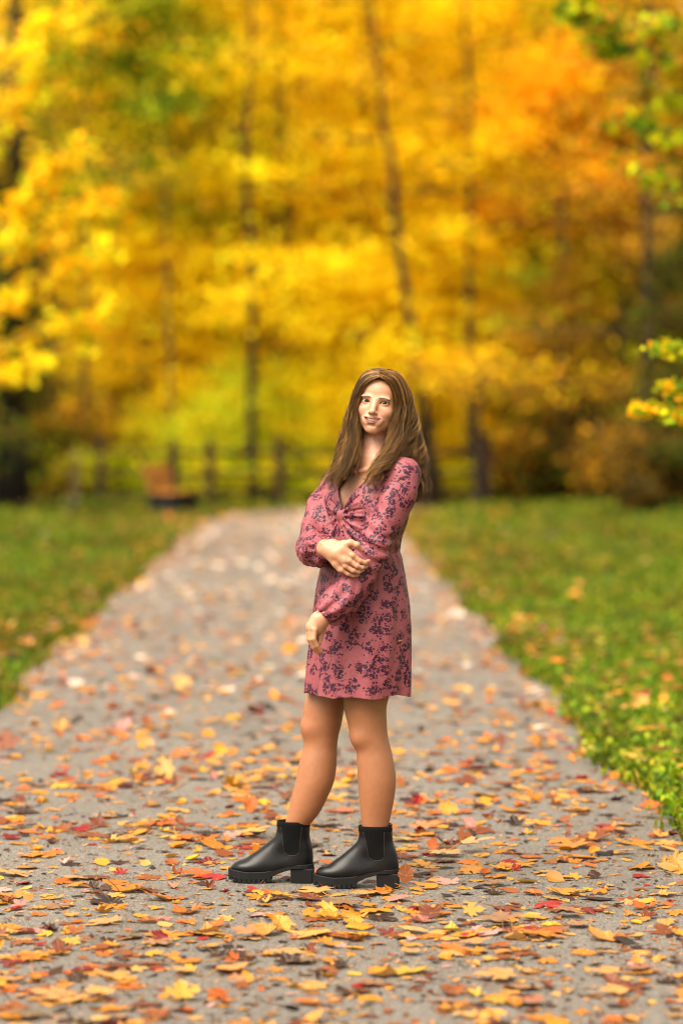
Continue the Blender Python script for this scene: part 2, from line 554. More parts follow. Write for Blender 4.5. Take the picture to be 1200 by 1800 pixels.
def bush(name, x, y, seed, w, h, pal, label, n_spray=40, n_leaf=45, leaf=0.10, stems=7, cat='bush', group='bushes at the edge of the woods', thin=1.0):
    rg = np.random.default_rng(seed)
    root = empty(name, (x, y, float(terrain_z(np.float64(x), np.float64(y))) - 0.02))
    mb = MB(); cents = []; dirs = []
    for i in range(stems):
        a_ = rg.uniform(0, 6.28); rr = w * 0.5 * rg.uniform(0.1, 1.0)
        top = np.array([rr * math.cos(a_), rr * math.sin(a_), h * rg.uniform(0.6, 1.0)])
        b0 = top * (0.18, 0.18, 0)
        q = np.linspace(0, 1, 6)[:, None]
        pts = b0 + (top - b0) * q + np.array([0, 0, 0.15 * h]) * (q * (1 - q)) + rg.normal(0, 0.02, (6, 3)) * q
        mb.tube(pts, 0.018 * h * thin * (1 - 0.8 * q[:, 0]), 5)
        for j in range(max(2, n_spray // stems)):
            s = rg.uniform(0.25, 1.05)
            c = b0 + (top - b0) * s
            d = rg.normal(0, 1, 3); d[2] *= 0.3; d /= np.linalg.norm(d)
            cents.append(c + d * w * 0.18 * rg.uniform(0.2, 1)); dirs.append(d)
    mb.build('stem', M_BARK, root, smooth=True)
    V, T, C = leaf_cloud(np.array(cents), np.array(dirs), n_leaf, leaf, np.full(len(cents), 0.14 * (w + h) / 2), 0.6, pal, rg)
    V[:, 2] = np.maximum(V[:, 2], 0.02)
    link('foliage', mesh_np('foliage', V, T, M_CROWN, False, colors=C), root)
    tag(root, label, cat, group)
    return root

# --- the bright yellow maples in the middle, past the fence
tree('yellow', tp(640, 63), 63, 1.0, 0.3, 'broad bright yellow maple rising straight behind the woman beyond the path')
tree('yellow', tp(475, 63), 63, 0.92, 2.1, 'golden yellow maple with a thin dark trunk behind the middle of the fence')
tree('yellow', tp(800, 65), 65, 1.0, 4.0, 'tall yellow maple with a thin trunk right of the woman, near the orange one')
tree('yellow', tp(560, 84), 84, 1.15, 1.2, 'yellow maple deeper in the woods, seen between the two nearest yellow crowns')
tree('yellow', tp(760, 90), 90, 1.2, 5.2, 'deep yellow maple far back in the woods, right of the leaning trunk')
tree('yellow', tp(330, 78), 78, 1.0, 3.3, 'yellow maple standing back from the fence over the pale green shrubs')
tree('yellow', tp(940, 65), 65, 0.92, 0.9, 'yellow maple behind the orange maple near the dark woods')
tree('gold', tp(520, 74), 74, 1.05, 0.5, 'amber beech between yellow maples with a faint brown trunk')
tree('gold', tp(250, 70), 70, 1.0, 2.5, 'amber beech behind the bench and the fence')
tree('gold', tp(1040, 72), 72, 1.0, 1.5, 'amber beech at the edge of the dark trunks on the grass verge')
tree('gold', tp(80, 66), 66, 0.9, 4.2, 'rusty gold beech above the dark evergreens by the fence end')
tree('gold', tp(700, 110), 110, 1.4, 3.0, 'amber beech farthest back on the rising ground behind the woman')
tree('gold', tp(420, 105), 105, 1.4, 5.5, 'amber beech far back on the rising ground over the fence')
tree('orange', tp(985, 60.5), 60.5, 1.0, 0.7, 'slim bright orange maple beside the yellow crowns over the grass', height=9.8, crown_lo=5.8, crown_r=1.7, n_spray=130)
tree('green', tp(150, 62), 62, 1.0, 2.9, 'leafy green linden with a high crown farther from the path than the bench', crown_lo=6.2, crown_r=2.3, n_spray=170, trunk_r=0.06)
tree('lime', tp(225, 74), 74, 0.95, 0.4, 'yellow green linden with a dark trunk rising behind the bench')
tree('lime', tp(330, 88), 88, 1.1, 1.9, 'lime green linden behind amber crowns, left of the yellow maples')
tree('green', tp(330, 68), 68, 1.05, 3.7, 'green linden still in summer leaf among the yellow crowns')
tree('green', tp(130, 84), 84, 1.15, 5.0, 'dark green linden back in the woods behind the rusty beech')
tree('lime', tp(1090, 62), 62, 0.9, 2.6, 'olive green linden beside the dark trunks on the grass verge')
tree('brown', tp(1010, 64), 64, 0.8, 0.6, 'brown leaved oak over the undergrowth right of the woman')
tree('brown', tp(1150, 60), 60, 0.95, 2.2, 'dull brown oak in the shade at the edge of the dark woods')
tree('brown', tp(150, 72), 72, 0.85, 3.9, 'brown leaved oak behind the end post of the fence')
tree('brown', tp(40, 80), 80, 1.0, 1.1, 'dull brown oak behind the evergreens far to the side of the bench')
tree('brown', tp(870, 76), 76, 0.85, 5.1, 'brown leaved oak low behind the forked dark trunk')
for i, (px, z, s, rz, lb) in enumerate([
        (1250, 50, 0.5, 0.2, 'near black evergreen standing closest to the path on the grass verge'),
        (1180, 60, 0.46, 1.4, 'dark evergreen between the nearest black one and the brown oak'),
        (1260, 66, 0.9, 3.0, 'tallest dark evergreen behind the black one on the verge'),
        (10, 60, 0.55, 2.0, 'dark evergreen left of the bench at the woods edge'),
        (-45, 52, 0.6, 0.9, 'black evergreen on the lawn, farthest left of the bench'),
        (1100, 82, 0.7, 4.4, 'dark evergreen deep in the woods behind the olive linden')]):
    tree('dark', tp(px, z), z, s, rz, lb, group='dark evergreens')
for (kind, px, z, s_, rz, lb) in [
        ('yellow', 640, 60.9, .36, 1.1, 'young yellow maple growing low right behind the woman'),
        ('yellow', 735, 61.4, .33, 2.6, 'young yellow maple over the path end, right of the woman'),
        ('gold', 870, 61.5, .40, 0.4, 'young amber beech at the woods edge beside the forked trunk'),
        ('gold', 250, 63.5, .42, 3.1, 'young amber beech behind the bench'),
        ('yellow', 540, 62.6, .38, 4.2, 'young yellow maple behind the fence, left of the woman'),
        ('brown', 985, 60.0, .40, 5.0, 'young brown oak at the edge of the verge')]:
    tree(kind, tp(px, z), z, s_, rz, lb, name='young_tree', group='young trees along the woods edge')
o_ = tree('green', tp(300, 61.8), 61.8, 1.0, 1.0, 'tall green linden with its leaves held high above the bench', crown_lo=6.2, crown_r=2.3, n_spray=170, trunk_r=0.06)
# bare or thinly leaved trunks that stand out of the foliage
def trunk_tree(px, z, r, lean, seed, label, h=14, lo=6.0):
    o = make_tree('bare_tree', seed, h, lo, 2.2, BRN + GOLD, n_spray=60, n_leaf=16, leaf=0.12, trunk_r=r, lean=lean, bark=M_BARK_DARK)
    x = tp(px, z)
    o.location = (x, z, float(terrain_z(np.float64(x), np.float64(z))) - 0.03)
    return tag(o, label, 'tree', 'slender dark trunks of the woods')
trunk_tree(448, 59.9, 0.10, (0.002, 0), 301, 'slender dark trunk rising behind the fence post next to the woman')
trunk_tree(503, 61.8, 0.10, (-0.004, 0), 302, 'faint brown trunk beside the slender dark one behind the fence')
trunk_tree(768, 59.6, 0.13, (-0.105, 0), 303, 'dark leaning trunk slanting up behind the woman through yellow leaves', h=13)
trunk_tree(826, 60.4, 0.11, (-0.01, 0), 304, 'dark forked trunk at the end of the path right of the woman', lo=5)
trunk_tree(836, 57.5, 0.12, (-0.02, 0), 320, 'short dark broken trunk at the end of the path, right of the woman', h=3.0, lo=2.2)
trunk_tree(1085, 64, 0.14, (-0.003, 0), 305, 'straight dark trunk between the olive linden and the evergreens')
trunk_tree(1125, 55, 0.10, (0.004, 0), 306, 'thin dark trunk on the verge just left of the black evergreen')
trunk_tree(925, 72, 0.10, (0.006, 0), 307, 'thin brown trunk in the undergrowth between the forked trunk and the oak')
trunk_tree(205, 66, 0.13, (0.03, 0), 308, 'dark trunk slanting up behind the first fence bay')
trunk_tree(42, 54, 0.08, (0.004, 0), 309, 'thin black trunk standing on the lawn left of the pale sapling')
trunk_tree(20, 52.5, 0.24, (0.0, 0), 310, 'thick black trunk at the lawn edge, farthest from the bench')
trunk_tree(235, 74, 0.12, (-0.01, 0), 311, 'brown trunk seen between the bench and the end of the fence')
trunk_tree(985, 74, 0.15, (0.01, 0), 312, 'brown trunk deep in the undergrowth left of the dark trunks')
trunk_tree(1040, 68, 0.12, (-0.01, 0), 313, 'greyish brown trunk among brown brush on the verge')

# bushes and brush at the edge
bi = 0
for (px, z, w, h, pal, lb) in [
        (350, 61.2, 2.4, 2.3, [lin(190, 200, 25), lin(215, 210, 35), lin(165, 185, 22), lin(225, 200, 30)], 'pale yellow green shrub behind the fence, just right of the bench'),
        (430, 61.4, 2.8, 3.1, [lin(190, 200, 25), lin(215, 210, 35), lin(165, 185, 22), lin(225, 200, 30)], 'lime shrub behind the middle fence bay'),
        (515, 61.2, 2.6, 2.8, [lin(190, 200, 25), lin(215, 210, 35), lin(165, 185, 22), lin(225, 200, 30)], 'lime shrub behind the fence beside the woman'),
        (290, 67, 2.0, 2.4, [lin(170, 140, 60), lin(150, 120, 40), lin(180, 150, 20)], 'tan dry shrub behind the bench'),
        (150, 62, 2.4, 1.9, BRN, 'brown shrub behind the end post of the fence'),
        (90, 60, 1.8, 1.5, BRN + GRNY[:2], 'olive brown shrub at the lawn edge left of the fence'),
        (20, 58, 1.6, 1.1, DRK + GRNY[:1], 'dark green shrub under the thick black trunk'),
        (620, 64, 2.8, 3.4, YEL + GRNY[:2], 'yellow green shrub hidden behind the woman'),
        (750, 65, 2.6, 3.2, YEL[:3] + GRNY[:2], 'yellow green shrub over the far end of the path'),
        (870, 64, 2.6, 2.9, [lin(120, 120, 14), lin(150, 120, 16), lin(95, 85, 14)], 'olive shrub right of the forked trunk'),
        (940, 60, 2.4, 1.8, BRN[:2] + DRK[1:] + GRNY[4:], 'brown brush behind the verge near the forked trunk'),
        (1010, 60, 2.6, 2.2, BRN[1:2] + DRK, 'dark brown brush in the middle of the verge edge'),
        (1090, 57, 2.0, 1.7, BRN + DRK, 'near black brush at the foot of the straight dark trunk'),
        (1175, 52, 1.9, 1.6, DRK + BRN[:2], 'dark brush at the foot of the black evergreen'),
        (1120, 49, 0.8, 0.55, DRK + BRN[4:], 'low brown weeds in front of the dark brush'),
        (215, 60.6, 1.5, 0.9, GRNY[:4], 'low lime brush behind the first fence bay'),
        (335, 60.5, 1.4, 0.95, GRNY[:4], 'low lime brush behind the fence post by the bench'),
        (430, 60.6, 1.6, 0.9, GRNY[:4] + YEL[:1], 'low yellow green brush behind the middle fence bay'),
        (545, 60.5, 1.6, 1.0, GRNY[:4] + YEL[:1], 'low yellow green brush behind the fence next to the woman'),
        (790, 60.6, 1.5, 0.8, GRNY[:4] + YEL[:1], 'low yellow green brush where the path leaves the woods edge')]:
    bi += 1
    bush('shrub', tp(px, z), z, 400 + bi, w, h, pal, lb, n_spray=int(28 * w), n_leaf=46, leaf=0.12)
# pale bare sapling left of the bench
bush('sapling', tp(128, 50), 50, 460, 0.5, 1.3, GRNY[:2] + [lin(170, 160, 140)], 'pale thin sapling on the lawn left of the bench', n_spray=10, n_leaf=10, leaf=0.06,
     stems=3, cat='sapling', group='saplings', thin=1.6)

# far woods closing the view, one mass that nobody could count
rg = np.random.default_rng(77)
m = 5200
fx = rg.uniform(-46, 46, m); fy = rg.uniform(118, 150, m); fz = rg.uniform(0.5, 30, m) + terrain_z(fx, fy)
cent = np.stack([fx, fy, fz], 1); dd = rg.normal(0, 1, (m, 3)); dd[:, 2] *= 0.2; dd /= np.linalg.norm(dd, axis=1)[:, None]
V, T, C = leaf_cloud(cent, dd, 34, 0.42, np.full(m, 1.0), 0.4, GOLD + YEL[:3] + BRN[:2] + GRNY[:2], rg)
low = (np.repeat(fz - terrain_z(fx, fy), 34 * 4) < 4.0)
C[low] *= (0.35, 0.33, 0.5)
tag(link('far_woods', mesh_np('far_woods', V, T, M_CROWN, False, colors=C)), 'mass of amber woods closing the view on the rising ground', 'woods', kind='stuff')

# low undergrowth of the wood floor
rg = np.random.default_rng(78)
m = 1500
fx = rg.uniform(-13, 14, m); fy = rg.uniform(61.5, 100, m)
cent = np.stack([fx, fy, terrain_z(fx, fy) + rg.uniform(0.1, 1.5, m) ** 1.3], 1)
dd = rg.normal(0, 1, (m, 3)); dd /= np.linalg.norm(dd, axis=1)[:, None]
V, T, C = leaf_cloud(cent, dd, 26, 0.15, np.full(m, 0.5), 0.7, BRN + DRK[:2] + GRNY[:1] + GOLD[1:2], rg)
tag(link('undergrowth', mesh_np('undergrowth', V, T, M_CROWN, False, colors=C)), 'brown undergrowth covering the floor of the woods', 'undergrowth', kind='stuff')

# ------------------------------------------------------------------ nearer trees whose branches reach into the frame
def branch_tree(name, base, h, trunk_r, branches, pal, leaf, seed, label, n_leaf_m=70, bark=None):
    """tree standing just outside the frame; branches: list of (list of points, radius, leaf density, spread)"""
    rg = np.random.default_rng(seed)
    root = empty(name, base)
    b = np.array(base)
    tb = MB()
    q = np.linspace(0, 1, 12)
    tpnt = np.stack([0.1 * np.sin(q * 3), 0.08 * np.cos(q * 4) - 0.08, q * h], 1)
    tb.tube(tpnt, trunk_r * (1 - 0.8 * q) + trunk_r * 0.4 * np.exp(-q * 25), 10)
    tb.build('trunk', bark or M_BARK, root, smooth=True)
    for (pts, r, dens, spread) in branches:
        pts = np.array(pts, float) - b
        pts[0] = (np.interp(pts[0][2], tpnt[:, 2], tpnt[:, 0]), np.interp(pts[0][2], tpnt[:, 2], tpnt[:, 1]), pts[0][2])
        s = np.linspace(0, len(pts) - 1, (len(pts) - 1) * 6 + 1)
        pp = np.stack([np.interp(s, np.arange(len(pts)), pts[:, k]) for k in range(3)], 1)
        for _ in range(2): pp[1:-1] = (pp[:-2] + pp[1:-1] * 2 + pp[2:]) / 4
        pp += np.cumsum(rg.normal(0, 0.004, pp.shape), 0)
        m_ = MB()
        m_.tube(pp, r * (1 - 0.8 * np.linspace(0, 1, len(pp))), 6)
        L = np.linalg.norm(np.diff(pp, axis=0), axis=1).sum()
        n = int(L * dens)
        cs, ds = [], []
        for i in range(n):
            f = rg.uniform(0.2, 1.0)
            k = int(f * (len(pp) - 1)); c = pp[k]
            t_ = pp[min(k + 1, len(pp) - 1)] - pp[max(k - 1, 0)]; t_ /= np.linalg.norm(t_) + 1e-9
            sd = np.cross(t_, (0, 0, 1)) * rg.choice([-1, 1]) + t_ * 0.7 + rg.normal(0, 0.25, 3)
            sd /= np.linalg.norm(sd)
            e = c + sd * spread * rg.uniform(0.3, 1.2)
            e[2] -= 0.1 * spread
            m_.tube(np.stack([c, (c + e) / 2 + (0, 0, 0.01), e]), [r * 0.22, r * 0.16, 0.0015], 4, cap=False)
            for f2 in (0.4, 0.7, 1.0):
                cs.append(c + (e - c) * f2); ds.append(sd)
        br = m_.build('branch', bark or M_BARK, root, smooth=True)
        if cs:
            V, T, C = leaf_cloud(np.array(cs), np.array(ds), 5, leaf, np.full(len(cs), leaf * 0.8), 0.5, pal, rg)
            link('foliage', mesh_np('foliage', V, T, M_CROWN, False, colors=C), br)
    tag(root, label, 'tree', 'trees reaching over the path')
    return root

LG = [lin(200, 190, 20), lin(150, 165, 25), lin(245, 190, 10), lin(235, 165, 15), lin(110, 140, 25)]
z = 15.0
branch_tree('sapling_tree', (tp(1330, 16), 16.0, 0), 4.2, 0.05, [
    ([P(1330, 690, 16), P(1270, 650, z), P(1200, 625, z), P(1145, 607, z)], 0.012, 9, 0.05),
    ([P(1330, 720, 16), P(1260, 700, z), P(1195, 680, z), P(1150, 672, z)], 0.011, 6, 0.05),
    ([P(1330, 760, 16), P(1255, 742, z), P(1185, 728, z), P(1125, 718, z)], 0.012, 9, 0.05),
    ], LG, 0.052, 21, 'young tree reaching sprigs of yellow green leaves over the grass near the woman')
z = 24.0
branch_tree('maple_tree', (tp(1420, 26), 26.0, 0), 9.5, 0.16, [
    ([P(1420, 160, 26), P(1200, 100, z), P(1090, 85, z), P(1030, 40, z), P(1010, 20, z)], 0.018, 6, 0.25),
    ([P(1420, 60, 26), P(1250, 40, z), P(1120, 38, z), P(1050, 30, z)], 0.016, 5, 0.2),
    ([P(1420, 300, 26), P(1260, 250, z), P(1180, 240, z), P(1080, 215, z)], 0.016, 5, 0.3),
    ([P(1420, 430, 26), P(1280, 350, z), P(1200, 330, z), P(1130, 300, z)], 0.016, 5, 0.3),
    ([P(1420, 200, 26), P(1280, 150, z), P(1190, 165, z), P(1110, 150, z)], 0.016, 3, 0.3),
    ], GRN[:2] + GRNY[:2] + BRN[:2], 0.10, 22, 'maple holding dark bare twigs and olive sprays over the right verge')
z = 36.0
branch_tree('beech_tree', (tp(-170, 37), 37.0, 0), 11.0, 0.2, [
    ([P(-170, 520, 37), P(0, 400, z), P(60, 340, z), P(160, 240, z)], 0.03, 8, 0.46),
    ([P(-170, 560, 37), P(0, 440, z), P(90, 390, z), P(220, 330, z)], 0.03, 7, 0.5),
    ([P(-170, 640, 37), P(-20, 560, z), P(80, 480, z), P(230, 425, z)], 0.03, 7, 0.5),
    ([P(-170, 660, 37), P(-20, 620, z), P(80, 570, z), P(200, 540, z)], 0.03, 6, 0.5),
    ([P(-170, 700, 37), P(-30, 660, z), P(50, 640, z), P(130, 610, z)], 0.028, 6, 0.46),
    ([P(-170, 360, 37), P(-40, 260, z), P(20, 190, z), P(60, 120, z)], 0.028, 6, 0.46),
    ([P(-170, 260, 37), P(-40, 130, z), P(40, 60, z), P(120, 20, z)], 0.028, 6, 0.46),
    ], YEL[2:] + GRNY[:2] + GOLD, 0.13, 23, 'beech with rising golden sprays leaning in over the left lawn')

# ------------------------------------------------------------------ fence and bench
M_WOOD = simple_mat('weathered_wood', (0.028, 0.012, 0.005), 0.9, 0.35, 9, 0.5, 0.01)
fence = empty('rail_fence', (tp(500, 58.4), 58.4, 0))
tag(fence, 'weathered brown post and rail fence across the far end of the path', 'fence')
fx0, fy0 = fence.location.x, fence.location.y
posts = []
for px in (178, 305, 368, 490, 612, 734, 856):
    x = tp(px, 58.4) - fx0
    h = 1.32 + 0.06 * math.sin(px)
    mb = MB()
    mb.box((0, 0, h / 2), (0.085, 0.085, h / 2), rotz(0.1 * math.sin(px)), bev=0.02)
    mb.add(*(lambda v, q: (v, None, q))(np.array([(-.085, -.085, h - .002), (.085, -.085, h - .002), (.085, .085, h - .002), (-.085, .085, h - .002), (0, 0, h + .05)]),
                                       np.array([(0, 1, 4), (1, 2, 4), (2, 3, 4), (3, 0, 4)])))
    mb.build('post', M_WOOD, fence, loc=(x, 0, 0)); posts.append(x)
for i in range(len(posts) - 1):
    for zz in (0.26, 0.64, 1.02):
        mb = MB()
        L = posts[i + 1] - posts[i]
        q = np.linspace(0, 1, 6)[:, None]
        pts = np.array([0.086, 0, 0]) + np.array([L - 0.172, 0, 0]) * q + rng.normal(0, 0.008, (6, 3)) * (1, 0, 1)
        mb.tube(pts, 0.085, 6, flat=0.5)
        mb.build('rail', M_WOOD, fence, loc=(posts[i], 0, zz + rng.normal(0, 0.015)))

M_SLAT = simple_mat('bench_slats', (0.36, 0.14, 0.025), 0.5, 0.25, 12, 0.3, 0.004)
M_IRON = simple_mat('bench_iron', (0.012, 0.012, 0.014), 0.45, 0.2, 40, 0.1, 0.001, Metallic=0.6)
bz = 52.0
bp = P(290, 905, bz)
bench = empty('park_bench', (tp(305, bz), bz, 0.0), 0)
bench.scale = (.93, .93, .93)
bench.rotation_euler = (0, 0, math.radians(75))
tag(bench, 'orange brown slatted park bench with dark iron frame at the path edge by the fence', 'bench')
for k in range(5):
    MB().box((0, -0.06 + 0.095 * k - 0.14, 0.44 + 0.004 * k), (0.75, 0.04, 0.017), bev=0.006).build('seat_slat', M_SLAT, bench)
for k in range(5):
    zz = 0.53 + 0.095 * k
    MB().box((0, 0.235 + 0.028 * k, zz), (0.75, 0.015, 0.042), rotx(-0.28), bev=0.006).build('back_slat', M_SLAT, bench)
for sx in (-1, 1):
    mb = MB()
    mb.tube([(0, -0.26, 0.0), (0, -0.24, 0.40), (0, 0.22, 0.41), (0, 0.25, 0.46), (0, 0.40, 0.98)], 0.026, 6)
    mb.tube([(0, 0.30, 0.0), (0, 0.20, 0.40)], 0.026, 6)
    mb.tube([(0, -0.24, 0.40), (0, -0.25, 0.62), (0, 0.05, 0.66), (0, 0.29, 0.64)], 0.02, 6)
    mb.box((0, 0.0, 0.20), (0.018, 0.25, 0.16), bev=0.004)
    mb.build('side_frame', M_IRON, bench, loc=(0.66 * sx, 0, 0))

# ------------------------------------------------------------------ grass
def blades(name, x, y, hgt, wid, rg, label, pal):
    n = len(x)
    z0 = terrain_z(x, y) - 0.008
    az = rg.uniform(0, 2 * np.pi, n)
    sd = np.stack([np.cos(az), np.sin(az), np.zeros(n)], 1) * (wid * 0.5)[:, None]
    ln = rg.normal(0, 0.45, (n, 2)) * hgt[:, None]
    b = np.stack([x, y, z0], 1)
    mid = b + np.concatenate([ln * 0.35, (hgt * 0.6)[:, None]], 1)
    top = b + np.concatenate([ln * 1.0, (hgt * 1.0)[:, None]], 1)
    V = np.stack([b - sd, b + sd, mid + sd * 0.8, mid - sd * 0.8, top], 1).reshape(-1, 3)
    k = np.arange(n) * 5
    Q = np.stack([k, k + 1, k + 2, k + 3], 1); T = np.stack([k + 3, k + 2, k + 4], 1)
    pal = np.array(pal)
    c = pal[rg.integers(0, len(pal), n)] * rg.uniform(0.7, 1.25, n)[:, None]
    # tufts: slow colour drift
    dr = 0.5 + 0.5 * np.sin(x * 1.7 + 2 * np.sin(y * 0.9)) * np.sin(y * 1.1 + np.sin(x * 2.1))
    dr2 = 0.5 + 0.5 * np.sin(x * 5.3 + 3 * np.sin(y * 2.1)) * np.sin(y * 3.7)
    c = c * (0.42 + 0.40 * dr + 0.25 * dr2)[:, None] * 0.76 * np.stack([0.85 + 0.5 * (1 - dr), np.ones(n), np.ones(n)], 1)
    C = np.repeat(np.clip(c, 0, 1), 5, axis=0)
    o = link(name, mesh_np(name, V, [Q, T], M_GRASS, False, colors=C))
    return tag(o, label, 'grass', kind='stuff')

M_GRASS = leaf_shader('grass_blades', transl=0.4, spec=0.2, rough=0.6)
GP = [lin(92, 124, 12), lin(118, 144, 14), lin(72, 104, 10), lin(148, 156, 20), lin(170, 156, 30), lin(58, 88, 12)]
rg = np.random.default_rng(31)
def edge_sample(n, y0, y1, side, far, rg):
    # density falls with distance
    u = rg.random(n)
    y = 1 / (1 / y0 + (1 / y1 - 1 / y0) * u)
    l, r = path_edges(y)
    lim = 0.118 * y + 1.2
    # clumps
    w = rg.random(n)
    if side > 0:
        x = r + (np.maximum(lim - r, 0.6)) * w - 0.03 + rg.normal(0, 0.04, n)
    else:
        x = l - (np.maximum(lim + l, 0.6)) * w + 0.03 + rg.normal(0, 0.04, n)
    return x, y
for side, nm, lb in ((1, 'grass', 'green lawn grass with low weeds beside the path under the evergreens'), (-1, 'grass', 'green lawn grass on the bench side of the path')):
    x, y = edge_sample(130000, 8.0, 57.0, side, 0, rg)
    cl = np.sin(x * 9 + 3 * np.sin(y * 4)) * np.sin(y * 7 + 2 * np.sin(x * 5))
    h = (0.045 + 0.035 * cl + 0.0007 * y) * rg.uniform(0.6, 1.4, len(x))
    h *= np.clip(1 + (y - 48) * 0.10, 1, 1.8)
    blades(nm, x, y, np.maximum(h, 0.02), 0.006 + 0.0009 * y * rg.uniform(0.6, 1.3, len(x)), rg, lb, GP)
# broad weed leaves in the verge near the woman
x, y = edge_sample(5200, 10.5, 30.0, 1, 0, rg)
cent = np.stack([x, y, terrain_z(x, y) + rg.uniform(0.01, 0.07, len(x))], 1)
V, T, C = leaf_cloud(cent, np.tile([1.0, 0, 0], (len(x), 1)), 3, 0.035, np.full(len(x), 0.03), 0.5, GP[:4], rg)
V[:, 2] = np.maximum(V[:, 2], 0.003)
tag(link('weeds', mesh_np('weeds', V, T, M_GRASS, False, colors=C)), 'broad leaved weeds low in the grass at the edge of the path', 'weeds', kind='stuff')
# ------------------------------------------------------------------ the woman: implicit surfaces turned into meshes
PX = FPX / SUBJ                        # photo pixels per metre at her distance
def S(px, py, dy=0.0):
    """pixel at her distance, dy metres behind (+) or before (-) the plane, perspective-correct"""
    return P(px, py, SUBJ + dy)

class Vol:
    def __init__(self, xs, ys, zs):
        self.xs, self.ys, self.zs = [np.asarray(a, np.float32) for a in (xs, ys, zs)]
        self.d = np.full((len(xs), len(ys), len(zs)), 1.0, np.float32)
        self.M = None; self.o = None
    def sub(self, lo, hi, margin=0.03):
        r = []
        for a, l, h in ((self.xs, lo[0], hi[0]), (self.ys, lo[1], hi[1]), (self.zs, lo[2], hi[2])):
            i0 = int(np.searchsorted(a, l - margin)); i1 = int(np.searchsorted(a, h + margin))
            r.append(slice(max(0, i0), min(len(a), i1)))
        return tuple(r)
    def grid(self, sl):
        return self.xs[sl[0]][:, None, None], self.ys[sl[1]][None, :, None], self.zs[sl[2]][None, None, :]
    def put(self, sl, d, k=0.0, op='add'):
        c = self.d[sl]
        if c.size == 0: return
        if op == 'add':
            if k > 0:
                h = np.clip(0.5 + 0.5 * (c - d) / k, 0, 1)
                self.d[sl] = c * (1 - h) + d * h - k * h * (1 - h)
            else: self.d[sl] = np.minimum(c, d)
        else:
            if k > 0:
                h = np.clip(0.5 - 0.5 * (c + d) / k, 0, 1)
                self.d[sl] = c * (1 - h) - d * h + k * h * (1 - h)
            else: self.d[sl] = np.maximum(c, -d)
    def capsule(self, a, b, ra, rb, k=0.0, op='add', squash=None):
        a, b = np.asarray(a, float), np.asarray(b, float); R = max(ra, rb) + k
        sl = self.sub(np.minimum(a, b) - R, np.maximum(a, b) + R)
        X, Y, Z = self.grid(sl)
        ab = b - a; L2 = ab.dot(ab) + 1e-12
        px, py, pz = X - a[0], Y - a[1], Z - a[2]
        t = np.clip((px * ab[0] + py * ab[1] + pz * ab[2]) / L2, 0, 1)
        d = np.sqrt((px - t * ab[0]) ** 2 + (py - t * ab[1]) ** 2 + (pz - t * ab[2]) ** 2) - (ra + (rb - ra) * t)
        self.put(sl, d, k, op)
    def chain(self, pts, rad, k=0.01, op='add'):
        for i in range(len(pts) - 1):
            self.capsule(pts[i], pts[i + 1], rad[i], rad[i + 1], k if i == 0 else min(k, 0.006), op)
    def ell(self, c, r, k=0.0, op='add', R=None):
        """ellipsoid centre c, radii r, axes = columns of R"""
        c = np.asarray(c, float); r = np.asarray(r, float); m = r.max() + k
        sl = self.sub(c - m, c + m)
        X, Y, Z = self.grid(sl)
        x, y, z = X - c[0], Y - c[1], Z - c[2]
        if R is not None:
            x, y, z = (x * R[0, j] + y * R[1, j] + z * R[2, j] for j in range(3))
        k0 = np.sqrt((x / r[0]) ** 2 + (y / r[1]) ** 2 + (z / r[2]) ** 2)
        k1 = np.sqrt((x / r[0] ** 2) ** 2 + (y / r[1] ** 2) ** 2 + (z / r[2] ** 2) ** 2) + 1e-9
        self.put(sl, k0 * (k0 - 1) / k1, k, op)
    def loft(self, zk, cx, cy, rx, ry, k=0.0, ang=0.0, mod=None, op='add', power=2.0):
        """vertical stack of ellipses; zk ascending"""
        zk = np.asarray(zk, float); m = max(np.max(rx), np.max(ry)) + k
        sl = self.sub((np.min(cx) - m, np.min(cy) - m, zk[0]), (np.max(cx) + m, np.max(cy) + m, zk[-1]))
        X, Y, Z = self.grid(sl)
        z = Z.ravel()
        from_k = lambda v: smooth_interp(z, zk, v)
        CX, CY, RX, RY = [from_k(np.broadcast_to(np.asarray(v, float), zk.shape))[None, None, :] for v in (cx, cy, rx, ry)]
        x, y = X - CX, Y - CY
        if ang:
            x, y = x * math.cos(ang) + y * math.sin(ang), -x * math.sin(ang) + y * math.cos(ang)
        if mod is not None:
            th = np.arctan2(y, x)
            f = 1 + mod(th, Z)
            RX, RY = RX * f, RY * f
        if power == 2.0:
            k0 = np.sqrt((x / RX) ** 2 + (y / RY) ** 2)
        else:
            k0 = (np.abs(x / RX) ** power + np.abs(y / RY) ** power) ** (1 / power)
        k1 = np.sqrt((x / RX ** 2) ** 2 + (y / RY ** 2) ** 2) + 1e-6
        d = np.where(k0 > 0.3, k0 * (k0 - 1) / k1, (k0 - 1) * np.minimum(RX, RY))
        d = np.maximum(d, np.maximum(zk[0] - Z, Z - zk[-1]))
        self.put(sl, d, k, op)

def smooth_interp(z, zk, v):
    """monotone-ish cubic (Catmull-Rom) interpolation"""
    v = np.asarray(v, float); zk = np.asarray(zk, float)
    m = np.gradient(v, zk)
    i = np.clip(np.searchsorted(zk, z) - 1, 0, len(zk) - 2)
    h = zk[i + 1] - zk[i]; t = np.clip((z - zk[i]) / h, 0, 1)
    return ((2 * t ** 3 - 3 * t ** 2 + 1) * v[i] + (t ** 3 - 2 * t ** 2 + t) * h * m[i] + (-2 * t ** 3 + 3 * t ** 2) * v[i + 1] + (t ** 3 - t ** 2) * h * m[i + 1]).astype(np.float32)

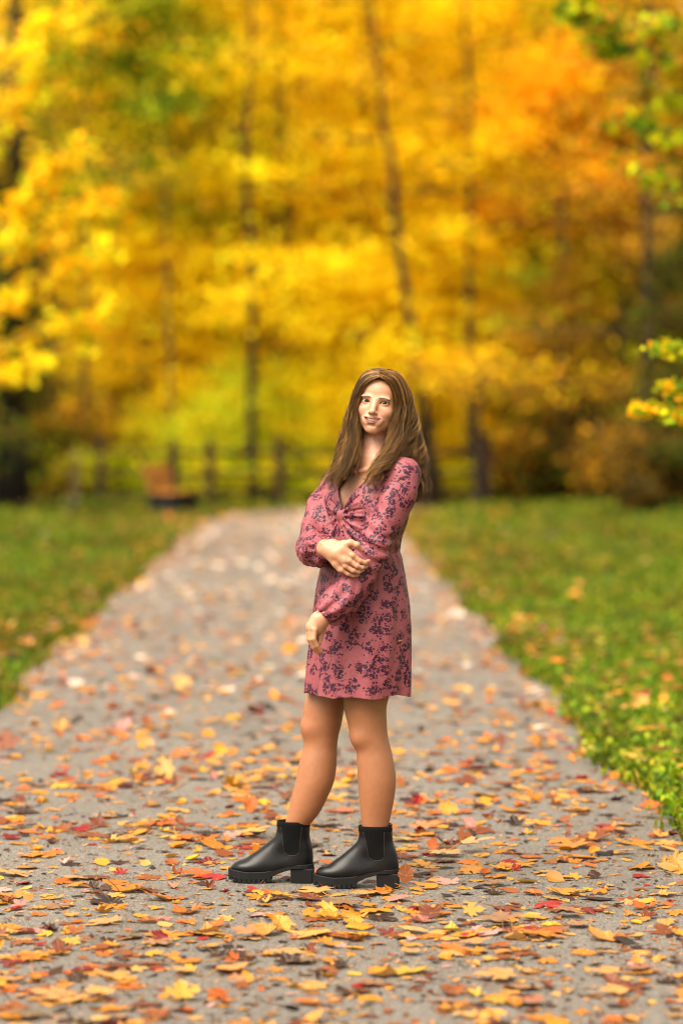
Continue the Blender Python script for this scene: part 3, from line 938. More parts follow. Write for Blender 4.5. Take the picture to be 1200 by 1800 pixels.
def surface_nets(vol, relax=1):
    d = vol.d; xs, ys, zs = vol.xs, vol.ys, vol.zs
    s = d < 0
    c = s[:-1, :-1, :-1].astype(np.uint8)
    for (i, j, k) in ((1, 0, 0), (0, 1, 0), (0, 0, 1), (1, 1, 0), (1, 0, 1), (0, 1, 1), (1, 1, 1)):
        c = c + s[i:i + c.shape[0], j:j + c.shape[1], k:k + c.shape[2]]
    act = (c > 0) & (c < 8)
    ci = np.argwhere(act)
    idx = np.full(act.shape, -1, np.int32); idx[act] = np.arange(len(ci))
    I, J, K = ci.T
    pos = np.zeros((len(ci), 3)); cnt = np.zeros(len(ci))
    cor = [(a, b, e) for a in (0, 1) for b in (0, 1) for e in (0, 1)]
    edges = [(p, q) for p in cor for q in cor if p < q and sum(abs(p[i] - q[i]) for i in range(3)) == 1]
    for p, q in edges:
        dp = d[I + p[0], J + p[1], K + p[2]]; dq = d[I + q[0], J + q[1], K + q[2]]
        m = (dp < 0) != (dq < 0)
        t = np.where(m, dp / (dp - dq + 1e-12), 0)
        A = np.stack([xs[I + p[0]], ys[J + p[1]], zs[K + p[2]]], 1); B = np.stack([xs[I + q[0]], ys[J + q[1]], zs[K + q[2]]], 1)
        pos += np.where(m[:, None], A + (B - A) * t[:, None], 0); cnt += m
    pos /= cnt[:, None]
    Q = []
    for ax in range(3):
        a = s[:-1, 1:-1, 1:-1] if ax == 0 else s[1:-1, :-1, 1:-1] if ax == 1 else s[1:-1, 1:-1, :-1]
        b = s[1:, 1:-1, 1:-1] if ax == 0 else s[1:-1, 1:, 1:-1] if ax == 1 else s[1:-1, 1:-1, 1:]
        e = np.argwhere(a != b)
        inside = a[tuple(e.T)]
        o = np.array([[0 if ax == 0 else 1, 0 if ax == 1 else 1, 0 if ax == 2 else 1]])
        g = e + o
        u, v = [(1, 2), (2, 0), (0, 1)][ax]
        def cell(du, dv):
            h = g.copy(); h[:, u] -= du; h[:, v] -= dv
            return idx[h[:, 0], h[:, 1], h[:, 2]]
        q = np.stack([cell(1, 1), cell(0, 1), cell(0, 0), cell(1, 0)], 1)
        q[~inside] = q[~inside][:, ::-1]
        Q.append(q)
    Q = np.concatenate(Q)
    for _ in range(relax):
        acc = np.zeros_like(pos); n = np.zeros(len(pos))
        for a, b in ((0, 1), (1, 2), (2, 3), (3, 0)):
            np.add.at(acc, Q[:, a], pos[Q[:, b]]); np.add.at(n, Q[:, a], 1)
            np.add.at(acc, Q[:, b], pos[Q[:, a]]); np.add.at(n, Q[:, b], 1)
        pos = pos * 0.5 + acc / np.maximum(n, 1)[:, None] * 0.5
    return pos, Q

def axis(*seg):
    """coordinates with a step of its own in each stretch: lo, step, lo, step, ..., hi"""
    v = [seg[0]]
    for i in range(0, len(seg) - 1, 2):
        n = max(1, int(round((seg[i + 2] - seg[i]) / seg[i + 1])))
        v += list(seg[i] + (seg[i + 2] - seg[i]) * np.arange(1, n + 1) / n)
    return np.array(v)

person = empty('person', (S(615, 1557)[0], SUBJ, 0))
tag(person, 'smiling young woman with long wavy hair in a rose floral minidress and black ankle boots', 'person')
PO = np.array([person.location.x, person.location.y, 0.0])

# --- head frame
HEAD = S(666.5, 708.0, 0.0)
yaw, roll, pitch = math.radians(-11), math.radians(8.0), math.radians(0)
# local axes: x to her left (image right), y forward out of the face, z up
base = np.array([[1, 0, 0], [0, -1, 0], [0, 0, 1.0]]).T
HR = roty(roll) @ rotz(yaw) @ rotx(pitch) @ np.diag([1.0, -1.0, 1.0])   # columns = local axes in world
HS = 1.0
def H(x, y, z): return HEAD + HR @ (np.array([x, y, z]) * HS)

# --- body volume
xlo, xhi = S(500, 900)[0], S(760, 900)[0]
xs = axis(xlo, .004, S(535, 900)[0], .0020, S(624, 900)[0], .00125, S(694, 900)[0], .002, S(708, 0)[0], .004, xhi)
ys = axis(SUBJ - .35, .004, SUBJ - .30, .0021, SUBJ - .118, .0014, SUBJ - .055, .0026, SUBJ - .02, .0045, SUBJ + .27)
zs = axis(.10, .005, .745, .0020, 1.115, .0036, 1.455, .0025, 1.475, .00125, 1.63, .0025, 1.725)
B = Vol(xs, ys, zs)

Fd = np.array([-math.sin(math.radians(50)), -math.cos(math.radians(50)), 0.0])   # chest forward
Ld = np.array([math.cos(math.radians(50)), -math.sin(math.radians(50)), 0.0])    # her left
ANG = math.radians(-50)
def T(l, f, z, c): return np.array([c[0], c[1], z]) + Ld * l + Fd * f

# torso (kept inside the dress)
tz  = np.array([1218, 1150, 1060, 1010, 965, 930, 890, 850, 825, 808])[:]
tcx = np.array([629, 634, 640, 640, 640, 644, 648, 652, 655, 656])
ta  = np.array([.150, .150, .145, .130, .118, .122, .132, .140, .110, .060])
tb  = np.array([.110, .115, .115, .100, .085, .090, .098, .085, .065, .052])
zk = np.array([S(600, y)[2] for y in tz]); cxk = np.array([S(x, 900)[0] for x in tcx])
B.loft(zk, cxk, SUBJ + 0.0, ta - .014, tb - .014, ang=ANG)
CH = np.array([S(650, 890)[0], SUBJ, 0])
for s in (-1, 1):
    B.ell(T(s * .062, .058, S(0, 885)[2], CH), (.052, .052, .055), k=.03)
# shoulders, neck
NB = S(657, 806, 0.01)
SHL, SHR = S(709, 838, -.115), S(600, 846, .115)
B.capsule(NB + (0.02, -.02, -.02), SHL + (-.01, 0, .012), .045, .040, k=.03)
B.capsule(NB + (-0.02, .02, -.02), SHR + (.01, 0, .012), .045, .040, k=.03)
B.capsule(S(658, 812, .0), H(0, -.030, -.075), .052, .045, k=.03)
# sternal notch and collarbones
for s in (-1, 1):
    B.capsule(T(s * .012, .066, S(0, 828)[2], S(655, 0) * (1, 1, 0)), T(s * .10, .040, S(0, 818)[2], S(655, 0) * (1, 1, 0)), .005, .005, k=.02)

# legs from the measured outline: (row, left edge, right edge)
near = [(1120, 612, 716), (1180, 604, 700), (1220, 603, 684), (1240, 604, 679), (1262, 609, 679), (1290, 617, 681), (1312, 625, 686), (1340, 627, 692), (1370, 629, 695), (1400, 631, 692), (1440, 635, 684), (1456, 637, 681), (1468, 641, 679), (1495, 646, 676), (1530, 650, 674)]
farl = [(1120, 552, 660), (1180, 545, 634), (1222, 539, 616), (1250, 532, 605), (1276, 530.5, 600), (1296, 533, 595), (1314, 532.5, 592.5), (1336, 527, 592), (1380, 518, 586), (1408, 511, 574), (1434, 505, 560), (1449, 501, 548), (1457, 501, 541), (1490, 500, 530), (1530, 502, 526)]
def leg(rows, dy0, dy1, depth):
    rows = rows[::-1]
    z = np.array([S(0, r[0])[2] for r in rows]); l = np.array([S(r[1], 0)[0] for r in rows]); r_ = np.array([S(r[2], 0)[0] for r in rows])
    t = np.linspace(0, 1, len(rows))
    B.loft(z, (l + r_) / 2, SUBJ + dy1 + (dy0 - dy1) * t, (r_ - l) / 2 * 1.0, (r_ - l) / 2 * np.interp(z, [.10, .20, .32], [.74, .78, depth]), k=.004)
leg(near, -.055, -.06, .92)
leg(farl, .050, .05, .88)
# knees
B.ell(S(548, 1281, .045), (.031, .036, .030), k=.03)
B.ell(S(634, 1297, -.07), (.030, .034, .030), k=.03)

# arms under the sleeves
ELL, WRL = S(652, 985, -.185), S(572, 1078, -.215)
B.chain([SHL, (SHL + ELL) / 2, ELL], [.046, .043, .037], .02)
B.chain([ELL, ELL * .6 + WRL * .4, WRL, S(567, 1086, -.217)], [.038, .040, .027, .026], .01)
ELR, WRR = S(550, 958, -.01), S(571, 964, -.205)
B.chain([SHR, (SHR + ELR) / 2, ELR], [.044, .041, .036], .02)
B.chain([ELR, ELR * .6 + WRR * .4, WRR], [.036, .037, .027], .01)

# --- near hand: hangs relaxed, back of the hand to the camera, fingers pointing down
w0 = S(565, 1087, -.218)
def pt(px, py, dy): return S(px, py, dy)
B.chain([w0, pt(561, 1093, -.219), pt(553, 1103, -.222)], [.0255, .0235, .0215], .01)
B.chain([pt(568, 1090, -.216), pt(559, 1106, -.216)], [.020, .016], .012)
B.chain([pt(556, 1088, -.222), pt(546, 1102, -.226)], [.020, .015], .012)
kn = [pt(542.5, 1106, -.205), pt(543.5, 1105, -.222), pt(549.5, 1106, -.236), pt(556, 1110, -.240)]  # little .. index side
k_n = 0.003
# index finger (towards the camera), middle, ring, little behind
B.chain([pt(553, 1098, -.232), pt(553, 1107, -.240), pt(551.5, 1123, -.244), pt(557, 1135, -.238), pt(563.5, 1146, -.228)], [0.0130, 0.0096, 0.0080, 0.0073, 0.0056], k_n)
B.chain([pt(548, 1098, -.226), pt(546, 1106, -.232), pt(545.5, 1124, -.235), pt(551, 1138, -.228), pt(560, 1149, -.218)], [0.0130, 0.0096, 0.0080, 0.0073, 0.0056], k_n)
B.chain([pt(544, 1099, -.216), pt(542, 1106, -.217), pt(543, 1123, -.217), pt(549, 1136, -.208), pt(556, 1145, -.198)], [0.0120, 0.0091, 0.0076, 0.0069, 0.0055], k_n)
B.chain([pt(545, 1099, -.205), pt(542.5, 1106, -.203), pt(544, 1119, -.201), pt(549, 1129, -.193), pt(554, 1137, -.186)], [0.0110, 0.0080, 0.0068, 0.0062, 0.0050], k_n)
# thumb, on the palm side
B.chain([pt(568, 1095, -.205), pt(566, 1108, -.202), pt(562, 1121, -.206), pt(561, 1131, -.212)], [.015, .0125, .0098, .0075], .006)
for q in kn[1:3]: B.ell(q + (0.0, -.004, .002), (.006, .006, .006), k=.006)

# --- far hand: crosses over and holds the other forearm
w1 = WRR
B.chain([w1, pt(577, 965, -.222), pt(592, 973, -.250), pt(606, 984, -.262)], [.027, .0265, .0245, .020], .01)
B.chain([pt(585, 958, -.226), pt(602, 966, -.258), pt(617, 976, -.264)], [.020, .019, .0135], .012)
B.chain([pt(580, 974, -.226), pt(592, 990, -.248), pt(598, 1000, -.252)], [.019, .016, .0125], .012)
fing = [
    ([pt(612, 973, -.262), pt(620, 977, -.268), pt(632, 986, -.268), pt(641, 989, -.262), pt(648, 986, -.246)], [0.0120, 0.0098, 0.0084, 0.0076, 0.0060]),
    ([pt(606, 979, -.262), pt(614, 986, -.270), pt(627, 995, -.272), pt(636, 998, -.264), pt(643, 996, -.246)], [0.0120, 0.0098, 0.0084, 0.0076, 0.0060]),
    ([pt(601, 986, -.260), pt(608, 995, -.266), pt(620, 1003, -.268), pt(630, 1005, -.260), pt(638, 1002, -.242)], [0.0115, 0.0091, 0.0080, 0.0073, 0.0058]),
    ([pt(596, 992, -.252), pt(602, 1002, -.256), pt(612, 1009, -.258), pt(621, 1012, -.252), pt(630, 1011, -.238)], [0.0105, 0.0084, 0.0071, 0.0064, 0.0053])]
for pts_, rr in fing: B.chain(pts_, rr, .003)
for q in ((620, 976, -.274), (613, 986, -.276), (606, 995, -.271), (600, 1002, -.260)):
    B.ell(pt(*q), (.0075, .006, .0065), k=.007)
# thumb leaves the side of the palm near its base and closes on the arm
B.chain([pt(592, 962, -.238), pt(604, 957, -.256), pt(616, 954, -.264), pt(627, 958, -.266), pt(634, 966, -.258)], [.018, .0135, .0110, .0100, .0068], .008)

# --- head
hb = 0.155
lo, hi = HEAD - hb, HEAD + hb
sl = B.sub(lo, hi, 0)
X, Y, Z = B.grid(sl)
inv = HR.T / HS
gx_, gy_, gz_ = (inv[i, 0] * (X - HEAD[0]) + inv[i, 1] * (Y - HEAD[1]) + inv[i, 2] * (Z - HEAD[2]) for i in range(3))
gx_, gy_, gz_ = [np.ascontiguousarray(np.broadcast_to(a, (X.shape[0], Y.shape[1], Z.shape[2]))) for a in (gx_, gy_, gz_)]
class HF:
    d = np.full(gx_.shape, 1.0, np.float32)
    def put(self, d, k, op='add'):
        c = self.d
        if op == 'add':
            if k > 0:
                h = np.clip(0.5 + 0.5 * (c - d) / k, 0, 1); self.d = c * (1 - h) + d * h - k * h * (1 - h)
            else: self.d = np.minimum(c, d)
        else:
            if k > 0:
                h = np.clip(0.5 - 0.5 * (c + d) / k, 0, 1); self.d = c * (1 - h) - d * h + k * h * (1 - h)
            else: self.d = np.maximum(c, -d)
    def ell(self, c, r, k=0.0, op='add', sym=False):
        x = np.abs(gx_) if sym else gx_
        x, y, z = x - c[0], gy_ - c[1], gz_ - c[2]
        k0 = np.sqrt((x / r[0]) ** 2 + (y / r[1]) ** 2 + (z / r[2]) ** 2)
        k1 = np.sqrt((x / r[0] ** 2) ** 2 + (y / r[1] ** 2) ** 2 + (z / r[2] ** 2) ** 2) + 1e-9
        self.put(k0 * (k0 - 1) / k1, k, op)
    def cap(self, a, b, ra, rb, k=0.0, op='add', sym=False):
        x = np.abs(gx_) if sym else gx_
        a, b = np.array(a, float), np.array(b, float); ab = b - a
        px, py, pz = x - a[0], gy_ - a[1], gz_ - a[2]
        t = np.clip((px * ab[0] + py * ab[1] + pz * ab[2]) / ab.dot(ab), 0, 1)
        self.put(np.sqrt((px - t * ab[0]) ** 2 + (py - t * ab[1]) ** 2 + (pz - t * ab[2]) ** 2) - (ra + (rb - ra) * t), k, op)
Hd = HF()
Hd.ell((0, -.012, .034), (.0720, .092, .074))
Hd.ell((0, .020, -.014), (.0630, .066, .080), k=.02)
Hd.ell((0, .034, .040), (.0560, .054, .046), k=.02)
Hd.ell((0, .024, -.062), (.0530, .056, .038), k=.025)
Hd.ell((.0425, .004, -.050), (.018, .030, .024), k=.025, sym=True)
Hd.ell((0, .0690, -.0895), (.0220, .0165, .0150), k=.022)
Hd.ell((.0360, .0600, -.0300), (.0200, .0200, .0190), k=.018, sym=True)    # cheekbones lifted by the smile
Hd.ell((.0270, .0790, .0135), (.0220, .0098, .0065), k=.012, sym=True)     # brow ridge
Hd.ell((.0310, .0950, -.0020), (.0170, .0140, .0105), k=.012, op='sub', sym=True)
Hd.ell((0, .082, -.0600), (.0330, .0125, .0200), k=.016)                   # muzzle
# nose
Hd.cap((0, .0815, .0040), (0, .1020, -.0270), .0076, .0086, k=.016)
Hd.ell((0, .1060, -.0325), (.0098, .0092, .0085), k=.006)
Hd.ell((.0116, .0955, -.0360), (.0056, .0072, .0056), k=.005, sym=True)
Hd.ell((.0062, .1000, -.0420), (.0033, .0046, .0026), k=.002, op='sub', sym=True)
Hd.cap((.0190, .0950, -.0350), (.0390, .0790, -.0520), .0008, .0006, k=.008, op='sub', sym=True)   # smile folds
# eyelids: ball with an almond opening
EY = (.0310, .0690, -.0010); ER = .0128
Hd.ell(EY, (ER + .0012,) * 3, k=.003, sym=True)
ax_ = np.abs(gx_) - EY[0]
zl = gz_ - EY[2] - 0.10 * ax_
wv = .0136
def arc(h): Rc = (wv * wv + h * h) / (2 * h); return Rc, Rc - h
Ru, cu = arc(.0048); Rl, cl = arc(.0030)
alm = np.maximum(np.sqrt(ax_ ** 2 + (zl + cu) ** 2) - Ru, np.sqrt(ax_ ** 2 + (zl - cl) ** 2) - Rl)
Hd.put(np.maximum(alm, .070 - gy_), .0006, 'sub')
# crease above the lid, bag below
ymid = .0695 + np.sqrt(np.maximum(.0150 ** 2 - ax_ ** 2 - (zl - .0085) ** 2, 0))
# lips
def lip(zc, yc, rfun, k, op='add', xr=.0275, zsc=1.0):
    x = np.clip(gx_, -xr, xr)
    zc_, yc_ = zc(x), yc(x)
    d = np.sqrt((gx_ - x) ** 2 + (gy_ - yc_) ** 2 + ((gz_ - zc_) * zsc) ** 2) - rfun(x)
    Hd.put(d, k, op)
ZC, XC = -.0560, .0312
yc = lambda x: .0925 - 13.0 * x * x
zu = lambda x: ZC + .0020 + .0042 * (x / XC) ** 2 - .0010 * np.exp(-(x / .0035) ** 2) + .0006 * np.exp(-((np.abs(x) - .006) / .004) ** 2)
zlw = lambda x: ZC - .0118 + .0175 * (x / XC) ** 2
zmo = lambda x: ZC - .0047 + .0106 * (x / XC) ** 2
lip(zu, lambda x: yc(x) + .0008, lambda x: .0034 * np.clip(1 - (x / .0312) ** 2, 0, 1) + .0004, .003, xr=XC)
lip(zlw, yc, lambda x: .0045 * np.clip(1 - (x / .0312) ** 2, 0, 1) + .0004, .003, xr=XC)
lip(zmo, lambda x: yc(x) + .001, lambda x: .0086 * np.clip(1 - (x / .0292) ** 2, 0.0, 1) ** 0.6, .0008, 'sub', xr=.0285, zsc=1.85)
Hd.cap((-.010, .090, -.0790), (.010, .090, -.0790), .0025, .0025, k=.008, op='sub')    # hollow over the chin
Hd.ell((.0690, -.004, -.014), (.005, .014, .022), k=.006, sym=True)                    # ears, under the hair
B.put(sl, (Hd.d * HS).astype(np.float32), .012)

V, Q = surface_nets(B, 2)
# real skin colours: lips, brows, lash line, blush, tanned legs; the mouth gap holds painted shade
Lc = (V - HEAD) @ HR / HS
skin_f = np.array((0.47, 0.235, 0.145)); skin_l = np.array((0.25, 0.104, 0.046))
tt = np.clip((V[:, 2] - 0.72) / 0.12, 0, 1)[:, None] * .72 + np.clip((V[:, 2] - 1.3) / .2, 0, 1)[:, None] * .28
C = skin_l * (1 - tt) + skin_f * tt
x, y, z = Lc.T
front = y > .03
ax = np.abs(x)
def paint(mask, col, C):
    mask = np.clip(mask, 0, 1)[:, None]; return C * (1 - mask) + np.array(col) * mask
C = paint(front * .38 * np.exp(-((ax - .040) / .018) ** 2 - ((z + .032) / .017) ** 2), (0.42, 0.12, 0.08), C)
C = paint(front * .35 * np.exp(-(x / .012) ** 2 - ((z + .034) / .010) ** 2), (0.42, 0.15, 0.10), C)
tap = np.clip(1 - (x / .0305) ** 2, 0, 1) ** .6
lipm = front * (ax < .0305) * (y > .070) * (np.clip(1.25 - np.abs(z - zu(x)) / (.0044 * tap + 1e-5), 0, 1) * 2 + np.clip(1.25 - np.abs(z - zlw(x)) / (.0056 * tap + 1e-5), 0, 1) * 2)
C = paint(np.clip(lipm, 0, .80), (0.21, 0.040, 0.036), C)
inm = front * (ax < .0280) * (np.abs(z - zmo(x)) < .0040 * (1 - (x / .028) ** 2)) * (y < yc(x) - .0022)
C = paint(inm * 1.0, (0.05, 0.014, 0.012), C)  # darkness of the mouth gap painted onto its inner walls
bx = (ax - .0300)
brz = .0125 + .0026 * (1 - (bx / .016) ** 2) - 0.06 * np.clip(bx, 0, 1)
brow = front * (np.abs(bx) < .0165) * np.clip(1.5 - np.abs(z - brz) / (.0022 - .0010 * (bx + .018) / .036), 0, 1)
C = paint(brow * .95, (0.060, 0.028, 0.014), C)
zl2 = z - EY[2] - 0.10 * bx
bx = ax - EY[0]
up = np.sqrt(np.maximum(Ru ** 2 - bx ** 2, 0)) - cu; lw = -(np.sqrt(np.maximum(Rl ** 2 - bx ** 2, 0)) - cl)
lash = front * (np.abs(bx) < .0155) * np.clip(1.4 - np.abs(zl2 - up - .0008) / .0024, 0, 1)
lash2 = front * (np.abs(bx) < .0145) * np.clip(1.0 - np.abs(zl2 - lw + .0004) / .0012, 0, 1) * .55
C = paint(np.clip(lash + lash2, 0, 1), (0.025, 0.015, 0.012), C)
scalp = (z > .045 + .9 * np.maximum(y - .045, 0)) & (y < .085) | (y < .0) & (z > -.06)
scal = scalp & (V[:, 2] > HEAD[2] - .06)
C[scal] = (0.06, 0.030, 0.014)
C[scal & (ax < .0022)] = (0.26, 0.15, 0.10)
for kx, ky in ((541, 1278), (622, 1300)):
    kp = S(kx, ky); C = paint(.30 * np.exp(-(((V[:, 0] - kp[0]) / .035) ** 2 + ((V[:, 2] - kp[2]) / .04) ** 2)), (0.30, 0.10, 0.055), C)
C[(C.sum(1) < 0)] = skin_f
t = NT('skin')
c_ = t.attr('col').outputs['Color']; co = t.objco()
n1 = t.noise(co, 60, 4); n2 = t.noise(co, 600, 2)
c_ = t.mix(1.0, c_, t.ramp(n1.outputs[0], [(0.3, (0.93, 0.90, 0.88)), (0.7, (1.05, 1.02, 1.0))]), 'MULTIPLY')
t.principled(c_, 0.46, t.bump(n2.outputs[0], 0.12, 0.0006), Subsurface_Weight=0.14, Subsurface_Radius=(0.012, 0.005, 0.003), Subsurface_Scale=1.0, Specular_IOR_Level=0.40)
M_SKIN = t.m
body = link('body', mesh_np('body', V - PO, Q, M_SKIN, True, colors=C), person)

# --- eyes and teeth
def ball(c, r, n=20, m=28, name='eye', mat=None, colf=None, parent=None):
    th = np.linspace(0, math.pi, n)[1:-1]; ph = np.linspace(0, 2 * math.pi, m, endpoint=False)
    # pole along local forward axis
    pts = [(0, 1, 0)] + [(math.sin(a) * math.cos(b), math.cos(a), math.sin(a) * math.sin(b)) for a in th for b in ph] + [(0, -1, 0)]
    L = np.array(pts, float)
    W = np.array([H(*(np.array(c) + r * p_)) for p_ in L])
    T_ = [(0, 1 + k, 1 + (k + 1) % m) for k in range(m)]; last = len(L) - 1; b0 = 1 + (n - 3) * m
    T_ += [(last, b0 + (k + 1) % m, b0 + k) for k in range(m)]
    Q_ = [(1 + i * m + k, 1 + (i + 1) * m + k, 1 + (i + 1) * m + (k + 1) % m, 1 + i * m + (k + 1) % m) for i in range(n - 3) for k in range(m)]
    return link(name, mesh_np(name, W - PO, [np.array(Q_), np.array(T_)], mat, True, colors=colf(L)), parent)
t = NT('eye'); t.principled(t.attr('col').outputs['Color'], 0.25, Specular_IOR_Level=0.2); M_EYE = t.m
M_TEETH = simple_mat('teeth', (0.85, 0.78, 0.68), 0.25, 0.03, 30, 0)
def eyecol(L, gaze=(0.14, 0.0)):
    a = np.sqrt((L[:, 0] - gaze[0]) ** 2 + (L[:, 2] - gaze[1]) ** 2); f = L[:, 1] > 0
    c = np.tile(np.array([0.36, 0.30, 0.26]), (len(L), 1))
    c[f & (a < .53)] = (0.008, 0.006, 0.005); c[f & (a < .47)] = (0.016, 0.013, 0.008); c[f & (a < .21)] = (0.005, 0.005, 0.005)
    return c
for s in (-1, 1):
    ball((s * EY[0], EY[1], EY[2]), ER, 34, 40, 'eye', M_EYE, eyecol, body)
q = np.linspace(-1, 1, 33)
tx_ = q * .0268
ty_ = .0880 - 13 * tx_ ** 2
bump_ = 0.0006 * np.abs(np.sin(q * 4 * math.pi + math.pi / 2))
top = np.stack([tx_, ty_ + bump_, ZC + .0030 + .0040 * (tx_ / XC) ** 2], 1); bot = np.stack([tx_, ty_ + bump_ - .0004, ZC - .0074 + .0135 * (tx_ / XC) ** 2 + .0006 * np.abs(np.sin(q * 8 * math.pi / 2))], 1)
Vt = np.array([H(*p_) for p_ in np.concatenate([top, bot, top - (0, .003, 0), bot - (0, .003, 0)])]); n = len(q); k = np.arange(n - 1)
Qt = np.concatenate([np.stack([k, k + n, k + n + 1, k + 1], 1), np.stack([k + 2 * n, k + 2 * n + 1, k + 3 * n + 1, k + 3 * n], 1), np.stack([k + n, k + 3 * n, k + 3 * n + 1, k + n + 1], 1), np.stack([k, k + 1, k + 2 * n + 1, k + 2 * n], 1)])
link('teeth', mesh_np('teeth', Vt - PO, Qt, M_TEETH, True), body)

# ------------------------------------------------------------------ dress
D = Vol(np.arange(S(515, 0)[0], S(755, 0)[0], .0026), np.arange(SUBJ - .325, SUBJ + .25, .0030), np.arange(S(0, 1236)[2], S(0, 780)[2], .0027))
# body of the dress: outline measured row by row
rows = [(1232, 537, 720), (1200, 539, 720), (1150, 543, 721), (1100, 547, 721.5), (1060, 551, 719), (1020, 558, 713), (985, 564, 707), (965, 566, 704), (945, 566, 706), (915, 570, 716), (885, 574, 722), (850, 585, 726), (825, 604, 716), (806, 626, 694)]
zk = np.array([S(0, r[0])[2] for r in rows]); l = np.array([S(r[1], 0)[0] for r in rows]); r_ = np.array([S(r[2], 0)[0] for r in rows])
half = (r_ - l) / 2
asp = np.array([.92, .90, .88, .88, .88, .84, .78, .76, .74, .70, .66, .60, .54, .60])     # depth / width along the chest axes
# a^2 c^2 + b^2 s^2 = half^2
c2, s2 = math.cos(math.radians(50)) ** 2, math.sin(math.radians(50)) ** 2
A_ = half / np.sqrt(c2 + s2 * asp ** 2)
ZH = zk[0]; ZW = S(0, 968)[2]
def skirt_mod(th, Z):
    g = np.clip((ZW - Z) / (ZW - ZH), 0, 1)
    m = .042 * g ** 1.1 * np.cos(7 * th + 1.2 + 2.0 * g) + .022 * g * np.cos(12 * th + 3.0 - 3 * g) + .010 * g ** .5 * np.cos(19 * th + 5 * g)
    up_ = np.clip((Z - ZW) / .1, 0, 1)
    m = m + .012 * np.exp(-np.abs(Z - ZW) / .05) * np.cos(26 * th + 40 * Z) + .006 * np.cos(9 * th + 60 * Z) * (1 - g)
    m = m + .006 * np.sin(70 * Z + 5 * th) * np.cos(3 * th + 1) * np.exp(-((Z - ZW + .07) / .06) ** 2)
    return m - .030 * np.exp(-((Z - ZW) / .010) ** 2)
D.loft(zk, (l + r_) / 2, SUBJ + 0.0, A_, A_ * asp, ang=ANG, mod=skirt_mod)
for s in (-1, 1):
    D.ell(T(s * .062, .060, S(0, 887)[2], CH), (.060, .058, .060), k=.03)
# twisted front: gathers that run into the knot
def on_cloth(l_, z_, inset=.001):
    for f_ in np.arange(.20, .0, -.002):
        q_ = T(l_, f_, z_, CH)
        i, j, k = np.searchsorted(D.xs, q_[0]), np.searchsorted(D.ys, q_[1]), np.searchsorted(D.zs, q_[2])
        if D.d[i, j, k] < 0: return T(l_, f_ - inset, z_, CH)
    return T(l_, .05, z_, CH)
KZ, KL = 904, -.004
KN = on_cloth(KL, S(0, KZ)[2])
folds_ = []
for (l1, y1, bend) in ((.060, 862, -.006), (.085, 880, -.004), (.100, 905, .0), (.105, 930, .006), (.090, 952, .010), (.055, 962, .010), (.018, 950, .004),
                       (-.050, 866, -.006), (-.075, 890, .0), (-.080, 920, .006), (-.055, 950, .010)):
    q_ = np.linspace(0, 1, 9)
    folds_.append(np.array([on_cloth(KL + (l1 - KL) * u_, S(0, KZ + (y1 - KZ) * u_)[2] - bend * math.sin(math.pi * u_), .0015) for u_ in q_]))
for f_ in folds_:
    for i in range(len(f_) - 1):
        D.capsule(f_[i], f_[i + 1], .0052 * (1 - .55 * i / 8), .0052 * (1 - .55 * (i + 1) / 8), k=.006)
D.ell(KN, (.014, .014, .020), k=.008)

for g0, g1 in zip(folds_[:-1], folds_[1:]):
    for i in range(2, 8):
        D.capsule((g0[i] + g1[i]) / 2, (g0[i + 1 if i < 8 else i] + g1[i + 1 if i < 8 else i]) / 2, .0016, .0012, k=.006, op='sub')
# shoulders
D.capsule(NB + (.035, -.04, -.025), SHL + (-.004, 0, .008), .040, .052, k=.03)
D.capsule(NB + (-.035, .04, -.025), SHR + (.004, 0, .008), .040, .050, k=.03)
dress_field_body = None

def sleeve(pts, rad, k, folds, seed, swirl=0.0):
    """tube along pts with folds; written as one field so the wrinkles follow the arm"""
    pts = np.array(pts, float); rad = np.array(rad, float)
    s = np.linspace(0, len(pts) - 1, (len(pts) - 1) * 5 + 1); ki = np.arange(len(pts))
    pp = np.stack([smooth_interp(s, ki, pts[:, i]) for i in range(3)], 1).astype(float); rr = smooth_interp(s, ki, rad).astype(float)
    R = rad.max() + .03
    sl = D.sub(pp.min(0) - R, pp.max(0) + R, .01)
    X, Y, Z = D.grid(sl)
    best = np.full((X.shape[0], Y.shape[1], Z.shape[2]), 9.0, np.float32); U = np.zeros_like(best); rb = np.zeros_like(best); AX = np.zeros_like(best); AY = np.zeros_like(best)
    Ls = np.concatenate([[0], np.cumsum(np.linalg.norm(np.diff(pp, axis=0), axis=1))])
    for i in range(len(pp) - 1):
        a, b = pp[i], pp[i + 1]; ab = b - a; L2 = ab.dot(ab)
        px, py, pz = X - a[0], Y - a[1], Z - a[2]
        t_ = np.clip((px * ab[0] + py * ab[1] + pz * ab[2]) / L2, 0, 1)
        qx, qy, qz = px - t_ * ab[0], py - t_ * ab[1], pz - t_ * ab[2]
        dist = np.sqrt(qx ** 2 + qy ** 2 + qz ** 2); r0 = rr[i] + (rr[i + 1] - rr[i]) * t_
        d = dist - r0
        m = d < best
        tan = ab / math.sqrt(L2); e1 = np.cross(tan, (0, 1, 0)); e1 /= np.linalg.norm(e1); e2 = np.cross(tan, e1)
        ang = np.arctan2(qx * e2[0] + qy * e2[1] + qz * e2[2], qx * e1[0] + qy * e1[1] + qz * e1[2])
        best = np.where(m, d, best); U = np.where(m, Ls[i] + t_ * (Ls[i + 1] - Ls[i]), U); AX = np.where(m, ang, AX)
    best = best + folds(U, AX, Ls[-1])
    D.put(sl, best.astype(np.float32), k)
    return pp, Ls
